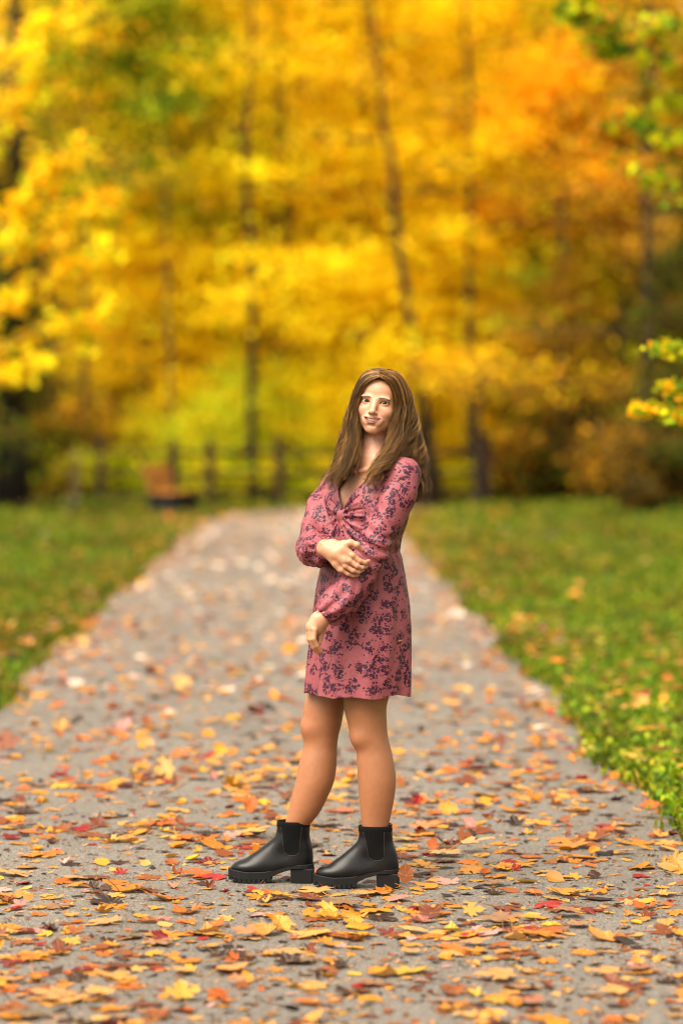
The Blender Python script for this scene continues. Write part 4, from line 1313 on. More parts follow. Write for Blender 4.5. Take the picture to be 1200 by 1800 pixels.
def f_near(U, A, L):
    e = np.clip((U - .62 * L) / (.38 * L), 0, 1)
    mid = np.exp(-((U - .50 * L) / .07) ** 2)
    return .0022 * np.sin(U * 60 + 2 * A) + .0028 * np.cos(3 * A + U * 25) + e * .0048 * np.cos(9 * A + 3 * np.sin(U * 30)) + .0055 * e * np.cos(5 * A - 20 * U) + mid * .0045 * np.sin(U * 150 + 1.5 * np.cos(2 * A))
def f_far(U, A, L):
    e = np.clip((U - .5 * L) / (.5 * L), 0, 1)
    return .003 * np.sin(U * 70 + 3 * A) + .004 * np.cos(4 * A + U * 30) + e * .0055 * np.cos(8 * A + 3 * np.sin(U * 25)) + .005 * e * np.sin(U * 90 + 2 * A)
SLN = [SHL + (.004, .004, .004), S(700, 868, -.135), S(683, 905, -.155), S(662, 950, -.175), S(647, 985, -.185), S(626, 1020, -.195), S(607, 1048, -.205), S(590, 1066, -.212), S(577, 1078, -.216), S(570.5, 1084, -.217)]
sleeve(SLN, [.056, .057, .056, .056, .053, .052, .056, .052, .038, .0300], .018, f_near, 1)
SLF = [SHR + (0, 0, .0), S(583, 868, .09), S(566, 900, .05), S(556, 935, .0), S(553, 960, -.05), S(556, 968, -.10), S(560, 968, -.15), S(567, 966, -.185), S(571, 965, -.203)]
sleeve(SLF, [.052, .052, .054, .056, .058, .055, .046, .036, .0315], .018, f_far, 2)
V, Q = surface_nets(D, 1)
# open the neckline, the hem and the cuffs
rel = V - np.array([S(655, 0)[0], SUBJ, 0]); lq = rel @ Ld; fq = rel @ Fd; z = V[:, 2]
zkn = S(0, 896)[2]; ztop = S(0, 806)[2]
wv_ = .106 * np.clip((z - zkn) / (ztop - zkn), 0, 1.3) ** .95
AND, OR = np.minimum, np.maximum
GC = AND(AND(fq + .01, wv_ - np.abs(lq + .002)), z - zkn)
GC = OR(GC, AND(AND(-.01 - fq, .085 - np.abs(lq)), z - S(0, 822)[2]))
GC = OR(GC, AND(.062 - np.abs(lq), z - S(0, 812)[2]))
GC = OR(GC, S(0, 1219)[2] + .0035 * np.sin(V[:, 0] * 45) + .002 * np.sin(V[:, 1] * 70) - z)
# the cuffs end at the wrists
for (e, prev) in ((SLN[-1], SLN[-3]), (SLF[-1], SLF[-3])):
    dirn = (e - prev) / np.linalg.norm(e - prev)
    GC = OR(GC, AND((V - e) @ dirn - .001, .041 - np.linalg.norm(V - e, axis=1)))
def trim(V, Q, g):
    """remove what has g > 0 and pull the cut edge onto g = 0"""
    V = V.copy(); cut = g > 0
    Q = Q[(~cut)[Q].any(1)]
    acc = np.zeros_like(V); n = np.zeros(len(V))
    for a, b in ((0, 1), (1, 2), (2, 3), (3, 0), (1, 0), (2, 1), (3, 2), (0, 3)):
        i, j = Q[:, a], Q[:, b]; m = cut[i] & ~cut[j]; i, j = i[m], j[m]
        t_ = (g[i] / (g[i] - g[j] + 1e-12))[:, None]
        np.add.at(acc, i, V[i] + (V[j] - V[i]) * t_); np.add.at(n, i, 1)
    mv = n > 0; V[mv] = acc[mv] / n[mv][:, None]
    ok = (~cut | mv)[Q].all(1); Q = Q[ok]
    used = np.unique(Q); remap = np.full(len(V), -1); remap[used] = np.arange(len(used))
    return V[used], remap[Q]
Vd, Qk = trim(V, Q, GC)
# drop loose islands, if any
# pattern coordinates: torso wraps round its axis, sleeves round theirs
cx_ = smooth_interp(Vd[:, 2], zk, (l + r_) / 2)
def wrapuv(Vd):
    ang = np.arctan2(Vd[:, 1] - SUBJ, Vd[:, 0] - cx_)
    uv = np.stack([ang * .150, Vd[:, 2], np.zeros(len(Vd))], 1)
    for n_, (SL, rad) in enumerate(((SLN, .056), (SLF, .054))):
        SL = np.array(SL); best = np.full(len(Vd), 9.0); U = np.zeros(len(Vd)); Aa = np.zeros(len(Vd)); L0 = 0
        for i in range(len(SL) - 1):
            a, b = SL[i], SL[i + 1]; ab = b - a; Ln = np.linalg.norm(ab)
            t_ = np.clip((Vd - a) @ ab / Ln ** 2, 0, 1); q_ = Vd - a - t_[:, None] * ab; dist = np.linalg.norm(q_, axis=1)
            m = dist < best
            main = np.array([SL[-1] - SL[0]])[0]; main = main / np.linalg.norm(main)
            e1 = np.cross(main, (0, 1, 0)); e1 /= np.linalg.norm(e1); e2 = np.cross(main, e1)
            best = np.where(m, dist, best); U = np.where(m, L0 + t_ * Ln, U); Aa = np.where(m, np.arctan2(q_ @ e2, q_ @ e1), Aa); L0 += Ln
        on = best < rad * (1.16)
        on &= ~((U < .05) & (best > rad * .9))
        uv[on] = np.stack([Aa[on] * rad + 3.0 + n_, U[on] + .5 * n_, np.full(on.sum(), 5.0 + n_)], 1)
    return uv
UV = wrapuv(Vd)
t = NT('floral_fabric')
uv = t.attr('cloth').outputs['Vector']; co = t.objco()
def vor(scale, rnd=1.0, vec=None):
    return t.n('TexVoronoi', feature='F1', voronoi_dimensions='2D', i_Scale=scale, i_Randomness=rnd, i_Vector=vec or uv)
def flowers(scale, r0, seed, petals=5.0):
    v2 = t.vmath('ADD', uv, (seed, seed * .37, 0))
    v = vor(scale, .85, v2)
    d = t.vmath('SUBTRACT', t.vmath('SCALE', v2, scale=1.0), v.outputs['Position'])
    sp = t.n('SeparateXYZ', i_0=d)
    an = t.math('ARCTAN2', sp.outputs[1], sp.outputs[0])
    ln = v.outputs['Distance']
    rnd = t.n('SeparateColor', i_0=v.outputs['Color'])
    an = t.math('ADD', t.math('MULTIPLY', an, petals), t.math('MULTIPLY', rnd.outputs[0], 6.28))
    pet = t.math('ADD', t.math('MULTIPLY', t.math('ABSOLUTE', t.math('COSINE', t.math('MULTIPLY', an, .5))), .42), .58)
    rad = t.math('MULTIPLY', pet, t.math('MULTIPLY', r0, t.math('ADD', t.math('MULTIPLY', rnd.outputs[1], .5), .7)))
    m = t.math('MULTIPLY', t.math('SUBTRACT', rad, ln), 14.0, clamp=True)
    heart = t.math('MULTIPLY', t.math('SUBTRACT', r0 * .22, ln), 20.0, clamp=True)
    return m, heart, rnd.outputs[2]
nz0 = t.noise(uv, 34, 2, dim='2D')
vcl = vor(22.0, .9)
nzv = t.math('ADD', t.math('SUBTRACT', .86, vcl.outputs['Distance']), t.math('MULTIPLY', t.math('SUBTRACT', nz0.outputs[0], .5), .9)); nzs = t.noise(uv, 90, 2, dim='2D')
cl = t.math('MULTIPLY', t.math('SUBTRACT', nzv, .47), 30.0, clamp=True)
cl2 = t.math('MULTIPLY', t.math('SUBTRACT', nzv, .40), 30.0, clamp=True)
f1, h1, r1 = flowers(90, .56, 0.0)
f2, h2, r2 = flowers(120, .44, 7.3)
f3, h3, r3 = flowers(240, .36, 3.1, 1.0)
m = t.math('MULTIPLY', f1, cl)
m = t.math('MAXIMUM', m, t.math('MULTIPLY', t.math('MULTIPLY', f2, cl2), t.math('GREATER_THAN', r2, .5)))
m3 = t.math('MULTIPLY', t.math('MULTIPLY', f3, cl2), t.math('GREATER_THAN', r3, .35))
m = t.math('MAXIMUM', m, m3)
sparse = t.math('MULTIPLY', f2, t.math('GREATER_THAN', r2, .88))
m = t.math('MAXIMUM', m, sparse)
hh = t.math('MULTIPLY', h1, cl)
rose = t.mix(nzs.outputs[0], (0.175, 0.042, 0.052), (0.225, 0.060, 0.070))
purp = (0.014, 0.0020, 0.013)
col = t.mix(m, rose, purp)
col = t.mix(t.math('MULTIPLY', hh, .8), col, (0.15, 0.03, 0.06))
wr = t.noise(co, 24, 4, .6); wr2 = t.noise(co, 75, 3, .55)
weave = t.noise(co, 900, 1)
sx = t.n('SeparateXYZ', i_0=co)
mp = t.n('Mapping', i_Vector=co, i_Scale=(1.0, 1.0, .42), i_Rotation=(0, .35, 0))
wr = t.noise(mp.outputs[0], 22, 3, .5)
ridge = t.math('POWER', t.math('SUBTRACT', 1.0, t.math('MULTIPLY', t.math('ABSOLUTE', t.math('SUBTRACT', wr.outputs[0], .5)), 5.0), clamp=True), 2.0)
hsum = t.math('ADD', t.math('MULTIPLY', ridge, .5), t.math('MULTIPLY', wr2.outputs[0], .12))
t.principled(col, 0.52, t.bump(hsum, 0.40, 0.008), Specular_IOR_Level=0.2)
M_DRESS = t.m
dress = link('dress', mesh_np('dress', Vd - PO, Qk, M_DRESS, True, attrs={'cloth': UV}), person)
so = dress.modifiers.new('thickness', 'SOLIDIFY'); so.thickness = .0016; so.offset = -1
# elastic cuff bands
for (e, prev, r0) in ((SLN[-1], SLN[-3], .0300), (SLF[-1], SLF[-3], .0318)):
    d_ = (e - prev) / np.linalg.norm(e - prev); e1 = np.cross(d_, (0, 0, 1.0)); e1 /= np.linalg.norm(e1); e2 = np.cross(d_, e1)
    a_ = np.linspace(0, 2 * np.pi, 49)
    ring = np.array([e + d_ * .0 + (e1 * math.cos(q_) + e2 * math.sin(q_)) * (r0 + .0008 * math.sin(q_ * 14)) for q_ in a_])
    mb = MB(); mb.tube(ring - PO, .0032, 6, cap=False)
    o = mb.build('cuff', M_DRESS, dress, smooth=True)

# ------------------------------------------------------------------ boots
t = NT('black_leather')
co = t.objco(); n1 = t.noise(co, 420, 3); n2 = t.noise(co, 14, 3)
t.principled(t.mix(n2.outputs[0], (0.0035, 0.0035, 0.004), (0.007, 0.0065, 0.0065)), t.math('ADD', t.math('MULTIPLY', n2.outputs[0], .22), .20),
             t.bump(t.math('ADD', t.math('MULTIPLY', n1.outputs[0], .3), t.math('MULTIPLY', n2.outputs[0], 1.2)), 0.22, 0.003), Specular_IOR_Level=0.22)
M_LEATHER = t.m
M_RUB = simple_mat('black_rubber', (0.0045, 0.0045, 0.0045), 0.65, 0.3, 60, 0.2, 0.001)
t = NT('black_elastic')
co = t.objco(); w = t.n('TexWave', i_Scale=140.0, i_Vector=co, bands_direction='X')
t.principled((0.003, 0.003, 0.003), 0.9, t.bump(w.outputs['Fac'], 0.6, 0.002), Specular_IOR_Level=0.12); M_ELAS = t.m
M_STITCH = simple_mat('grey_stitching', (0.02, 0.018, 0.016), 0.7, 0.1, 30, 0)

def boot(heel_px, gnd_px, dy, toe_ang, mirror, tilt=0.0, label=None, lean=0.0):
    """foot frame: u forward (towards the toe), w sideways, z up; origin under the back of the heel"""
    o = G(heel_px, gnd_px); o = np.array([o[0] * (SUBJ + dy) / o[1], SUBJ + dy, 0.0]); 
    o[0] = S(heel_px, 0, dy)[0]
    U_ = np.array([-math.cos(toe_ang), math.sin(toe_ang), 0.0]); W_ = np.array([math.sin(toe_ang), math.cos(toe_ang), 0.0])
    RR = np.stack([U_, W_, [0, 0, 1.0]], 1)
    def W(p):
        p = np.array(p, float); p[..., 0] += lean * np.clip((p[..., 2] - .07) / .12, 0, 1)
        return p @ RR.T + o
    vol = Vol(np.arange(-.02, .30, .0022), np.arange(-.06, .06, .0022), np.arange(.012, .215, .0022))
    # upper in foot coordinates
    vol.loft([.050, .080, .108, .135, .162, .186, .196], [.047, .047, .052, .057, .060, .062, .062], 0.0, [.046, .046, .047, .0490, .0520, .0550, .0550], [.032, .033, .034, .037, .041, .044, .044])
    for (c, r, k) in (((.045, 0, .068), (.044, .033, .040), .015), ((.100, 0, .068), (.055, .036, .048), .03), ((.145, 0, .056), (.055, .040, .036), .03),
                      ((.195, 0, .049), (.050, .0425, .026), .025), ((.225, 0, .048), (.043, .038, .0225), .02), ((.045, 0, .105), (.043, .030, .05), .02)):
        vol.ell(c, r, k)
    vol.capsule((.098, 0, .132), (.180, 0, .070), .031, .026, k=.03)
    # cut flat at the sole line, which rises from ball to heel
    Xg, Yg, Zg = vol.grid((slice(None),) * 3)
    sole_top = np.interp(Xg.ravel(), [-.02, .05, .10, .15, .21, .28], [.062, .060, .051, .037, .035, .044])[:, None, None]
    vol.d = np.maximum(vol.d, (sole_top - Zg).astype(np.float32) + 0 * vol.d)
    vol.d = np.maximum(vol.d, (Zg - .190).astype(np.float32) + 0 * vol.d)
    V, Q = surface_nets(vol, 1)
    rt = empty('boot'); rt.parent = person
    up = link('upper', mesh_np('upper', W(V) - PO, Q, M_LEATHER, True), rt)
    # sole outline
    qs = np.linspace(0, 1, 40)
    uu = -.006 + .284 * qs
    halfw = np.interp(qs, [0, .02, .06, .15, .30, .45, .60, .75, .85, .93, .975, 1.0], [.006, .018, .028, .035, .0345, .035, .041, .0445, .041, .031, .018, .004])
    st = np.interp(uu, [-.02, .05, .10, .15, .21, .28], [.063, .061, .052, .038, .036, .045])
    sb = np.interp(uu, [-.02, .06, .10, .145, .17, .225, .255, .28], [.0475, .0475, .037, .0150, .0125, .0125, .0165, .025])
    ring = []
    for sgn in (-1, 1):
        ring.append(np.stack([uu, sgn * halfw], 1))
    def slab(zt, zb, hw, name, mat, bev=.002):
        V_ = []; 
        for (zz, ins) in ((zb, bev), (zb + bev, 0), (zt - bev, 0), (zt, bev)):
            for sgn in (-1, 1):
                V_.append(np.stack([uu, sgn * np.maximum(hw - ins, .001), zz], 1))
        V_ = np.concatenate(V_); n = len(uu); k = np.arange(n - 1); Q_ = []
        for lay in range(3):
            a, b = lay * 2 * n, (lay + 1) * 2 * n
            Q_.append(np.stack([a + k, a + k + 1, b + k + 1, b + k], 1)); Q_.append(np.stack([a + n + k + 1, a + n + k, b + n + k, b + n + k + 1], 1))
            for e in (0, n - 1): Q_.append(np.array([[a + e, a + n + e, b + n + e, b + e]] if e else [[a + n, a, b, b + n]]))
        Q_.append(np.stack([k + n, k + n + 1, k + 1, k], 1)); t0 = 6 * n
        Q_.append(np.stack([t0 + k, t0 + k + 1, t0 + k + n + 1, t0 + k + n], 1))
        return link(name, mesh_np(name, W(V_) - PO, np.concatenate(Q_), mat, False), rt)
    slab(st + .001, sb, halfw + .003, 'sole', M_RUB)
    # lugs under the forefoot and the welt edge
    mb = MB()
    for i, c in enumerate(np.arange(.142, .272, .0158)):
        hw = float(np.interp(c, uu, halfw)); zb = float(np.interp(c, uu, sb))
        for sgn in (-1, 1):
            bx_ = MB(); bx_.box((c, sgn * (hw - .0112), zb - .0030), (.0071, .0140, .0085), bev=.0012)
            v = bx_.V[0]; mb.add(W(v) - PO, np.concatenate(bx_.Q), np.concatenate(bx_.T))
    mb.build('tread', M_RUB, rt)
    # block heel
    bx_ = MB(); bx_.box((.032, 0, .0243), (.037, .034, .0243), bev=.003)
    v = bx_.V[0].copy(); f = (v[:, 2] / .0486); v[:, 0] = .032 + (v[:, 0] - .032) * (.96 + .06 * f); v[:, 1] *= (.95 + .05 * f)
    mb = MB(); mb.add(W(v) - PO, np.concatenate(bx_.Q), np.concatenate(bx_.T)); mb.build('heel', M_RUB, rt)
    # ribbed sock band in the top, elastic gore on each side, stitching, pull loop
    a_ = np.linspace(0, 2 * np.pi, 96, endpoint=False)
    rows_ = []
    for (zz, e) in ((.176, -.003), (.188, .0006), (.197, .0002), (.2035, -.0008), (.2035, -.004), (.180, -.005)):
        rb = .0007 * np.sin(a_ * 48)
        rows_.append(np.stack([.062 + (.0552 + e + rb) * np.cos(a_), (.044 + e + rb) * np.sin(a_), np.full(96, zz)], 1))
    V_ = np.concatenate(rows_); k = np.arange(96); k2 = (k + 1) % 96
    Q_ = np.concatenate([np.stack([i * 96 + k, i * 96 + k2, (i + 1) * 96 + k2, (i + 1) * 96 + k], 1) for i in range(5)])
    link('sock_band', mesh_np('sock_band', W(V_) - PO, Q_, M_ELAS, True), rt)
    from mathutils.bvhtree import BVHTree
    bv = BVHTree.FromPolygons([tuple(p_) for p_ in V], [tuple(int(c) for c in q_) for q_ in Q])
    def side(u, z, sgn, off=.0009):
        h = bv.ray_cast(Vector((u, sgn * .12, z)), Vector((0, -sgn, 0)))
        y_ = h[0].y if h[0] is not None else sgn * .038
        return np.array([u, y_ + sgn * off, z])
    for sgn in (-1, 1):
        us = np.linspace(-1, 1, 13); vs = np.linspace(0, 1, 13); gv = []
        for vv in vs:
            for u_ in us:
                wdt = .0235 + .008 * vv ** 1.3; low = .096 + .012 * (abs(u_) ** 3)
                gv.append(side(.066 + u_ * wdt - .001 * (1 - vv), low + (.186 - low) * vv, sgn, .0012))
        gv = np.array(gv); n = 13; kk = np.arange(n - 1)
        Q_ = np.concatenate([np.stack([i * n + kk, i * n + kk + 1, (i + 1) * n + kk + 1, (i + 1) * n + kk], 1) for i in range(n - 1)])
        if sgn > 0: Q_ = Q_[:, ::-1]
        link('elastic_panel', mesh_np('elastic_panel', W(gv) - PO, Q_, M_ELAS, True), rt)
        edge = [gv[i * n] for i in range(n - 1, -1, -1)] + [gv[i] for i in range(n)] + [gv[i * n + n - 1] for i in range(n)]
        e2_ = [side(p_[0] + (p_[0] - .065) * .10, p_[2] - .003 * (p_[2] < .12), sgn, .0007) for p_ in edge]
        mb = MB(); mb.tube(W(np.array(e2_)) - PO, .0010, 5); mb.build('stitching', M_STITCH, rt, smooth=True)
    lp = np.array([(.016, 0, .180), (.010, 0, .196), (.008, 0, .206), (.013, 0, .211), (.018, 0, .205), (.019, 0, .190)])
    mb = MB()
    for dw in (-.003, 0, .003): mb.tube(W(lp + (0, dw, 0)) - PO, .0022, 6)
    mb.build('pull_loop', M_RUB, rt, smooth=True)
    if label: rt['label'] = label
    return rt
boot(548.5, 1557, .052, math.radians(4), 1, label='boot stepping forward with its lugged toe out ahead')
boot(699, 1560, -.062, math.radians(3), 1, lean=.012, label='boot standing behind with its toe near the other heel')

# ------------------------------------------------------------------ hair
gd = {
 'R0': [(668,664,-.095),(681,671,-.095),(691,688,-.088),(696,712,-.080),(692,738,-.082),(688,765,-.092),(680,788,-.115),(670,806,-.140),(658,823,-.160),(644,848,-.165)],
 'R1': [(668,657,-.075),(692,667,-.075),(704,692,-.070),(707,722,-.068),(703,752,-.075),(697,780,-.100),(686,800,-.135),(672,817,-.165),(658,832,-.178),(645,856,-.172)],
 'R2': [(668,652,-.050),(700,660,-.050),(716,690,-.048),(721,722,-.045),(718,752,-.055),(710,780,-.090),(697,802,-.135),(682,818,-.168),(668,832,-.185),(657,850,-.185)],
 'R3': [(668,649,-.020),(702,656,-.020),(722,686,-.020),(728,714,-.020),(735,746,-.020),(739,775,-.030),(744,803,-.035),(742,828,-.040),(750,850,-.045),(749,882,-.045)],
 'R4': [(668,648,.020),(700,655,.030),(721,685,.040),(728,716,.045),(735,748,.045),(741,778,.035),(747,805,.020),(743,828,.010),(752,852,.005),(750,884,.0)],
 'R5': [(668,649,.055),(692,660,.085),(706,694,.100),(714,730,.105),(722,765,.105),(730,800,.095),(735,830,.085),(738,852,.080),(744,866,.080),(742,880,.080)],
 'B0': [(666,651,.070),(672,668,.105),(676,700,.120),(680,740,.125),(686,780,.130),(692,812,.125),(698,835,.120),(700,850,.120),(702,860,.120),(704,872,.120)],
 'B1': [(666,651,.070),(656,666,.100),(648,696,.110),(642,732,.100),(636,765,.080),(630,788,.065),(624,806,.055),(618,820,.050),(614,832,.045),(608,842,.045)],
 'L4': [(666,649,.045),(642,656,.060),(626,686,.060),(617,720,.060),(611,752,.055),(606,780,.045),(605,802,.040),(602,820,.035),(600,836,.030),(596,850,.030)],
 'L3': [(666,649,.005),(640,654,.010),(623,682,.015),(612,714,.020),(604,744,.018),(597,772,.012),(593,798,.000),(588,818,-.010),(577,834,-.020),(566,850,-.025)],
 'L2': [(666,651,-.030),(638,656,-.030),(624,681,-.030),(613,713,-.030),(606,744,-.035),(598,774,-.045),(593,800,-.058),(589,820,-.068),(580,836,-.075),(568,856,-.075)],
 'L1': [(667,656,-.065),(641,661,-.068),(626,683,-.066),(616,710,-.060),(609,740,-.060),(607,768,-.070),(602,792,-.085),(597,814,-.100),(589,834,-.110),(576,854,-.112)],
 'L0': [(667,662,-.095),(651,668,-.096),(634,680,-.088),(622,698,-.080),(617,722,-.074),(618,748,-.075),(619,772,-.085),(614,796,-.100),(606,818,-.120),(592,842,-.130)],
}
orders = [['R0', 'R1', 'R2', 'R3', 'R4', 'R5', 'B0'], ['L0', 'L1', 'L2', 'L3', 'L4', 'B1']]
rg = np.random.default_rng(5)
NPT = 30
strands, tones = [], []
def guide(name): return np.array([S(*p_) for p_ in gd[name]])
def resample(g, n):
    s = np.linspace(0, len(g) - 1, n); k = np.arange(len(g))
    return np.stack([smooth_interp(s, k, g[:, i]) for i in range(3)], 1).astype(float)
counts = [5200, 4300]
HC = H(0, -.01, .02)
for oi, od in enumerate(orders):
    Gs = np.array([resample(guide(n_), NPT) for n_ in od])
    nG = len(od)
    nclump = 150
    ct = rg.uniform(0, nG - 1.001, nclump); ct[:16] = rg.uniform(0, 1.0, 16)
    n = counts[oi]
    ci_ = rg.integers(0, nclump, n)
    tq = np.linspace(0, 1, NPT)
    ctone = np.clip(rg.normal(.34, .27, nclump), 0, 1); ctone[rg.random(nclump) < .17] = .97
    cph = rg.uniform(0, 6.28, (nclump, 3)); camp = rg.uniform(.5, 1.35, nclump) * np.where(ct < 1.2, .6, 1.0); clen = rg.uniform(.76, 1.07, nclump); cdepth = rg.uniform(0, .030, nclump); cfreq = rg.uniform(4.3, 5.6, nclump); cph[:, 0] = ct * 1.5 + rg.normal(0, .6, nclump); cph[:, 1] = cph[:, 0] + rg.normal(0, .6, nclump)
    for j in range(n):
        c = ci_[j]
        tpos = float(np.clip(ct[c] + rg.normal(0, .11), 0, nG - 1.001)); i = int(tpos); f = tpos - i
        p = Gs[i] * (1 - f) + Gs[i + 1] * f
        # clump centre line
        i2 = int(ct[c]); f2 = ct[c] - i2
        pc = Gs[i2] * (1 - f2) + Gs[i2 + 1] * f2
        pull = (np.clip((tq - .25) / .75, 0, 1) ** .7 * .93)[:, None]
        p = p * (1 - pull) + pc * pull
        # length
        Lf = clen[c] * rg.uniform(.86, 1.03)
        sq = np.clip(tq * Lf, 0, 1.0)
        p = np.stack([np.interp(sq, tq, p[:, a]) for a in range(3)], 1)
        # inward depth, towards the head centre / neck axis
        ctr = np.stack([np.full(NPT, HC[0]), np.full(NPT, HC[1]), np.maximum(p[:, 2], HC[2] - .12)], 1)
        inn = ctr - p; inn[:, 2] *= .3; inn /= np.linalg.norm(inn, axis=1)[:, None] + 1e-9
        dep = cdepth[c] * np.clip(tq * 4, 0, 1) + abs(rg.normal(0, .0035))
        p = p + inn * np.atleast_1d(dep)[:, None] * (1 if np.ndim(dep) else 1)
        # waves, stronger to the ends
        env = np.clip((tq - .22) / .5, 0, 1) ** 1.2
        ph = cph[c]
        wv1 = np.sin(tq * 6.283 * cfreq[c] + ph[0]) * env * .0115 * camp[c]
        wv2 = np.cos(tq * 6.283 * cfreq[c] + ph[1]) * env * .0125 * camp[c]
        p[:, 0] += wv1; p[:, 1] += wv2
        # end curl
        ec = np.clip((tq - .80) / .2, 0, 1)
        p[:, 0] += ec * .020 * math.sin(ph[2]); p[:, 2] += ec ** 2 * .016 * math.cos(ph[2])
        # strand noise
        r1_ = rg.normal(0, .0020, 3); p += r1_ * (np.clip(tq * 2.5, 0.1, 1) * (1 - .45 * tq))[:, None]
        p += np.cumsum(rg.normal(0, .00016, (NPT, 3)), 0)
        if rg.random() < .06:   # flyaways
            p += np.outer(tq ** 1.5, rg.normal(0, .016, 3)) + np.outer(np.sin(tq * 9 + ph[0]), rg.normal(0, .003, 3))
        strands.append(p); tones.append(np.clip(ctone[c] + rg.normal(0, .13), 0, 1))
ST = np.array(strands)
# keep strands outside the head, neck and shoulders
q = (ST - HEAD) @ HR / HS
k0 = np.sqrt((q[..., 0] / .0745) ** 2 + ((q[..., 1] + .010) / .0965) ** 2 + ((q[..., 2] - .032) / .0775) ** 2)
ins = (k0 < 1) & (q[..., 2] > -.02)
f = np.where(ins, 1 / np.maximum(k0, .2), 1)[..., None]
qc = (q - (0, -.010, .032)) * f + (0, -.010, .032)
ST = np.where(ins[..., None], HEAD + (qc * HS) @ HR.T, ST)
ns = len(ST)
hc = bpy.data.hair_curves.new('hair')
hc.add_curves([NPT] * ns)
hc.points.foreach_set('position', (ST - PO).astype(np.float32).ravel())
rad = (np.linspace(1, .35, NPT)[None, :] * rg.uniform(.00032, .00058, ns)[:, None]).astype(np.float32)
hc.points.foreach_set('radius', rad.ravel())
ta_ = hc.attributes.new('tone', 'FLOAT', 'POINT'); ta_.data.foreach_set('value', np.repeat(np.array(tones, np.float32), NPT))
try:
    hc.set_types(type='CATMULL_ROM') if hasattr(hc, 'set_types') else None
except Exception: pass
t = NT('hair')
tn_ = t.attr('tone').outputs['Fac']
icp = t.n('HairInfo').outputs['Intercept']
tone = t.ramp(tn_, [(0.0, (0.008, 0.003, 0.001)), (0.34, (0.032, 0.012, 0.003)), (0.66, (0.13, 0.053, 0.011)), (1.0, (0.52, 0.26, 0.070))])
tipc = t.mix(t.math('MULTIPLY', icp, .35), tone, (0.08, 0.036, 0.010))
p_ = t.principled(tipc, 0.36, Specular_IOR_Level=0.45, Specular_Tint=(1.0, 0.80, 0.52, 1.0))
hc.materials.append(t.m)
hair = bpy.data.objects.new('hair', hc); COL.objects.link(hair); hair.parent = person
# ------------------------------------------------------------------ fallen leaves
M_LEAF = leaf_shader('fallen_leaf', use_object_color=True, transl=0.22, spec=0.35, rough=0.5, veins=True)
M_LITTER = leaf_shader('leaf_litter', transl=0.22, spec=0.3, rough=0.55)

MAPLE_H = [(0.03, -0.02), (0.20, -0.12), (0.40, -0.10), (0.36, 0.02), (0.24, 0.10), (0.42, 0.12), (0.60, 0.20), (0.76, 0.30), (0.62, 0.36),
           (0.66, 0.50), (0.72, 0.60), (0.52, 0.54), (0.40, 0.50), (0.22, 0.44), (0.24, 0.58), (0.36, 0.70), (0.28, 0.74), (0.22, 0.84), (0.10, 0.90), (0.0, 1.05)]
RED_H = [(0.04, 0.0), (0.20, -0.04), (0.36, 0.00), (0.34, 0.10), (0.46, 0.14), (0.56, 0.28), (0.74, 0.42), (0.62, 0.46), (0.50, 0.52), (0.40, 0.50),
         (0.20, 0.42), (0.24, 0.56), (0.30, 0.66), (0.24, 0.70), (0.20, 0.82), (0.12, 0.88), (0.0, 1.08)]
OVAL_H = [(0.03, -0.01), (0.14, 0.02), (0.26, 0.10), (0.32, 0.20), (0.38, 0.24), (0.40, 0.36), (0.43, 0.40), (0.42, 0.52), (0.40, 0.56), (0.36, 0.68), (0.33, 0.70),
          (0.25, 0.82), (0.20, 0.85), (0.10, 0.95), (0.0, 1.06)]
NARROW_H = [(0.02, 0.0), (0.10, 0.04), (0.16, 0.16), (0.20, 0.30), (0.22, 0.45), (0.20, 0.60), (0.15, 0.76), (0.08, 0.92), (0.0, 1.1)]
TIPS = {'maple': [(0, 1.05), (0.76, 0.30), (0.72, 0.60), (0.40, -0.10)], 'pointed maple': [(0, 1.08), (0.74, 0.42), (0.36, 0.0)], 'oval': [(0, 1.06), (0.40, 0.36), (0.40, 0.56), (0.36, 0.68)], 'narrow': [(0, 1.1)]}
HALF = {'maple': MAPLE_H, 'pointed maple': RED_H, 'oval': OVAL_H, 'narrow': NARROW_H}
CEN = {'maple': (0, 0.20), 'pointed maple': (0, 0.20), 'oval': (0, 0.35), 'narrow': (0, 0.4)}

def leaf_outline(kind, rg=None):
    h = np.array(HALF[kind], float)
    left = h[:-1][::-1] * (-1, 1)
    o = np.concatenate([h, left])
    if rg is not None:
        o = o + rg.normal(0, 0.018, o.shape)
    return o

def curl_pts(p, pose, rg, amt=1.0):
    """p (n,3) flat leaf in x,y (centre near 0); returns bent points"""
    x, y, z = p[:, 0].copy(), p[:, 1].copy(), p[:, 2].copy()
    ph = rg.uniform(0, 6.28, 6)
    z = z + 0.022 * np.sin(x * 5 + ph[0]) * np.cos(y * 4 + ph[1]) + 0.010 * np.sin(x * 11 + ph[2] + y * 7)
    if pose == 'flat':
        z += 0.05 * amt * (x * x + y * y) * rg.uniform(-1.0, 1.2)
    elif pose == 'cupped':
        z += 0.30 * amt * (x * x * rg.uniform(0.4, 1.3) + y * y * rg.uniform(0.1, 0.7))
    elif pose == 'folded':
        a = rg.uniform(0.2, 0.8)
        z += np.abs(x) * math.sin(a) * 0.9 + 0.25 * y * y; x = x * math.cos(a)
    elif pose == 'curled':
        k = rg.uniform(0.9, 2.3) * amt
        th = y * k
        r = 1 / k
        y2 = np.sin(th) * (r - z); z2 = r - np.cos(th) * (r - z)
        y, z = y2, z2 + 0.4 * x * x
    return np.stack([x, y, z], 1)

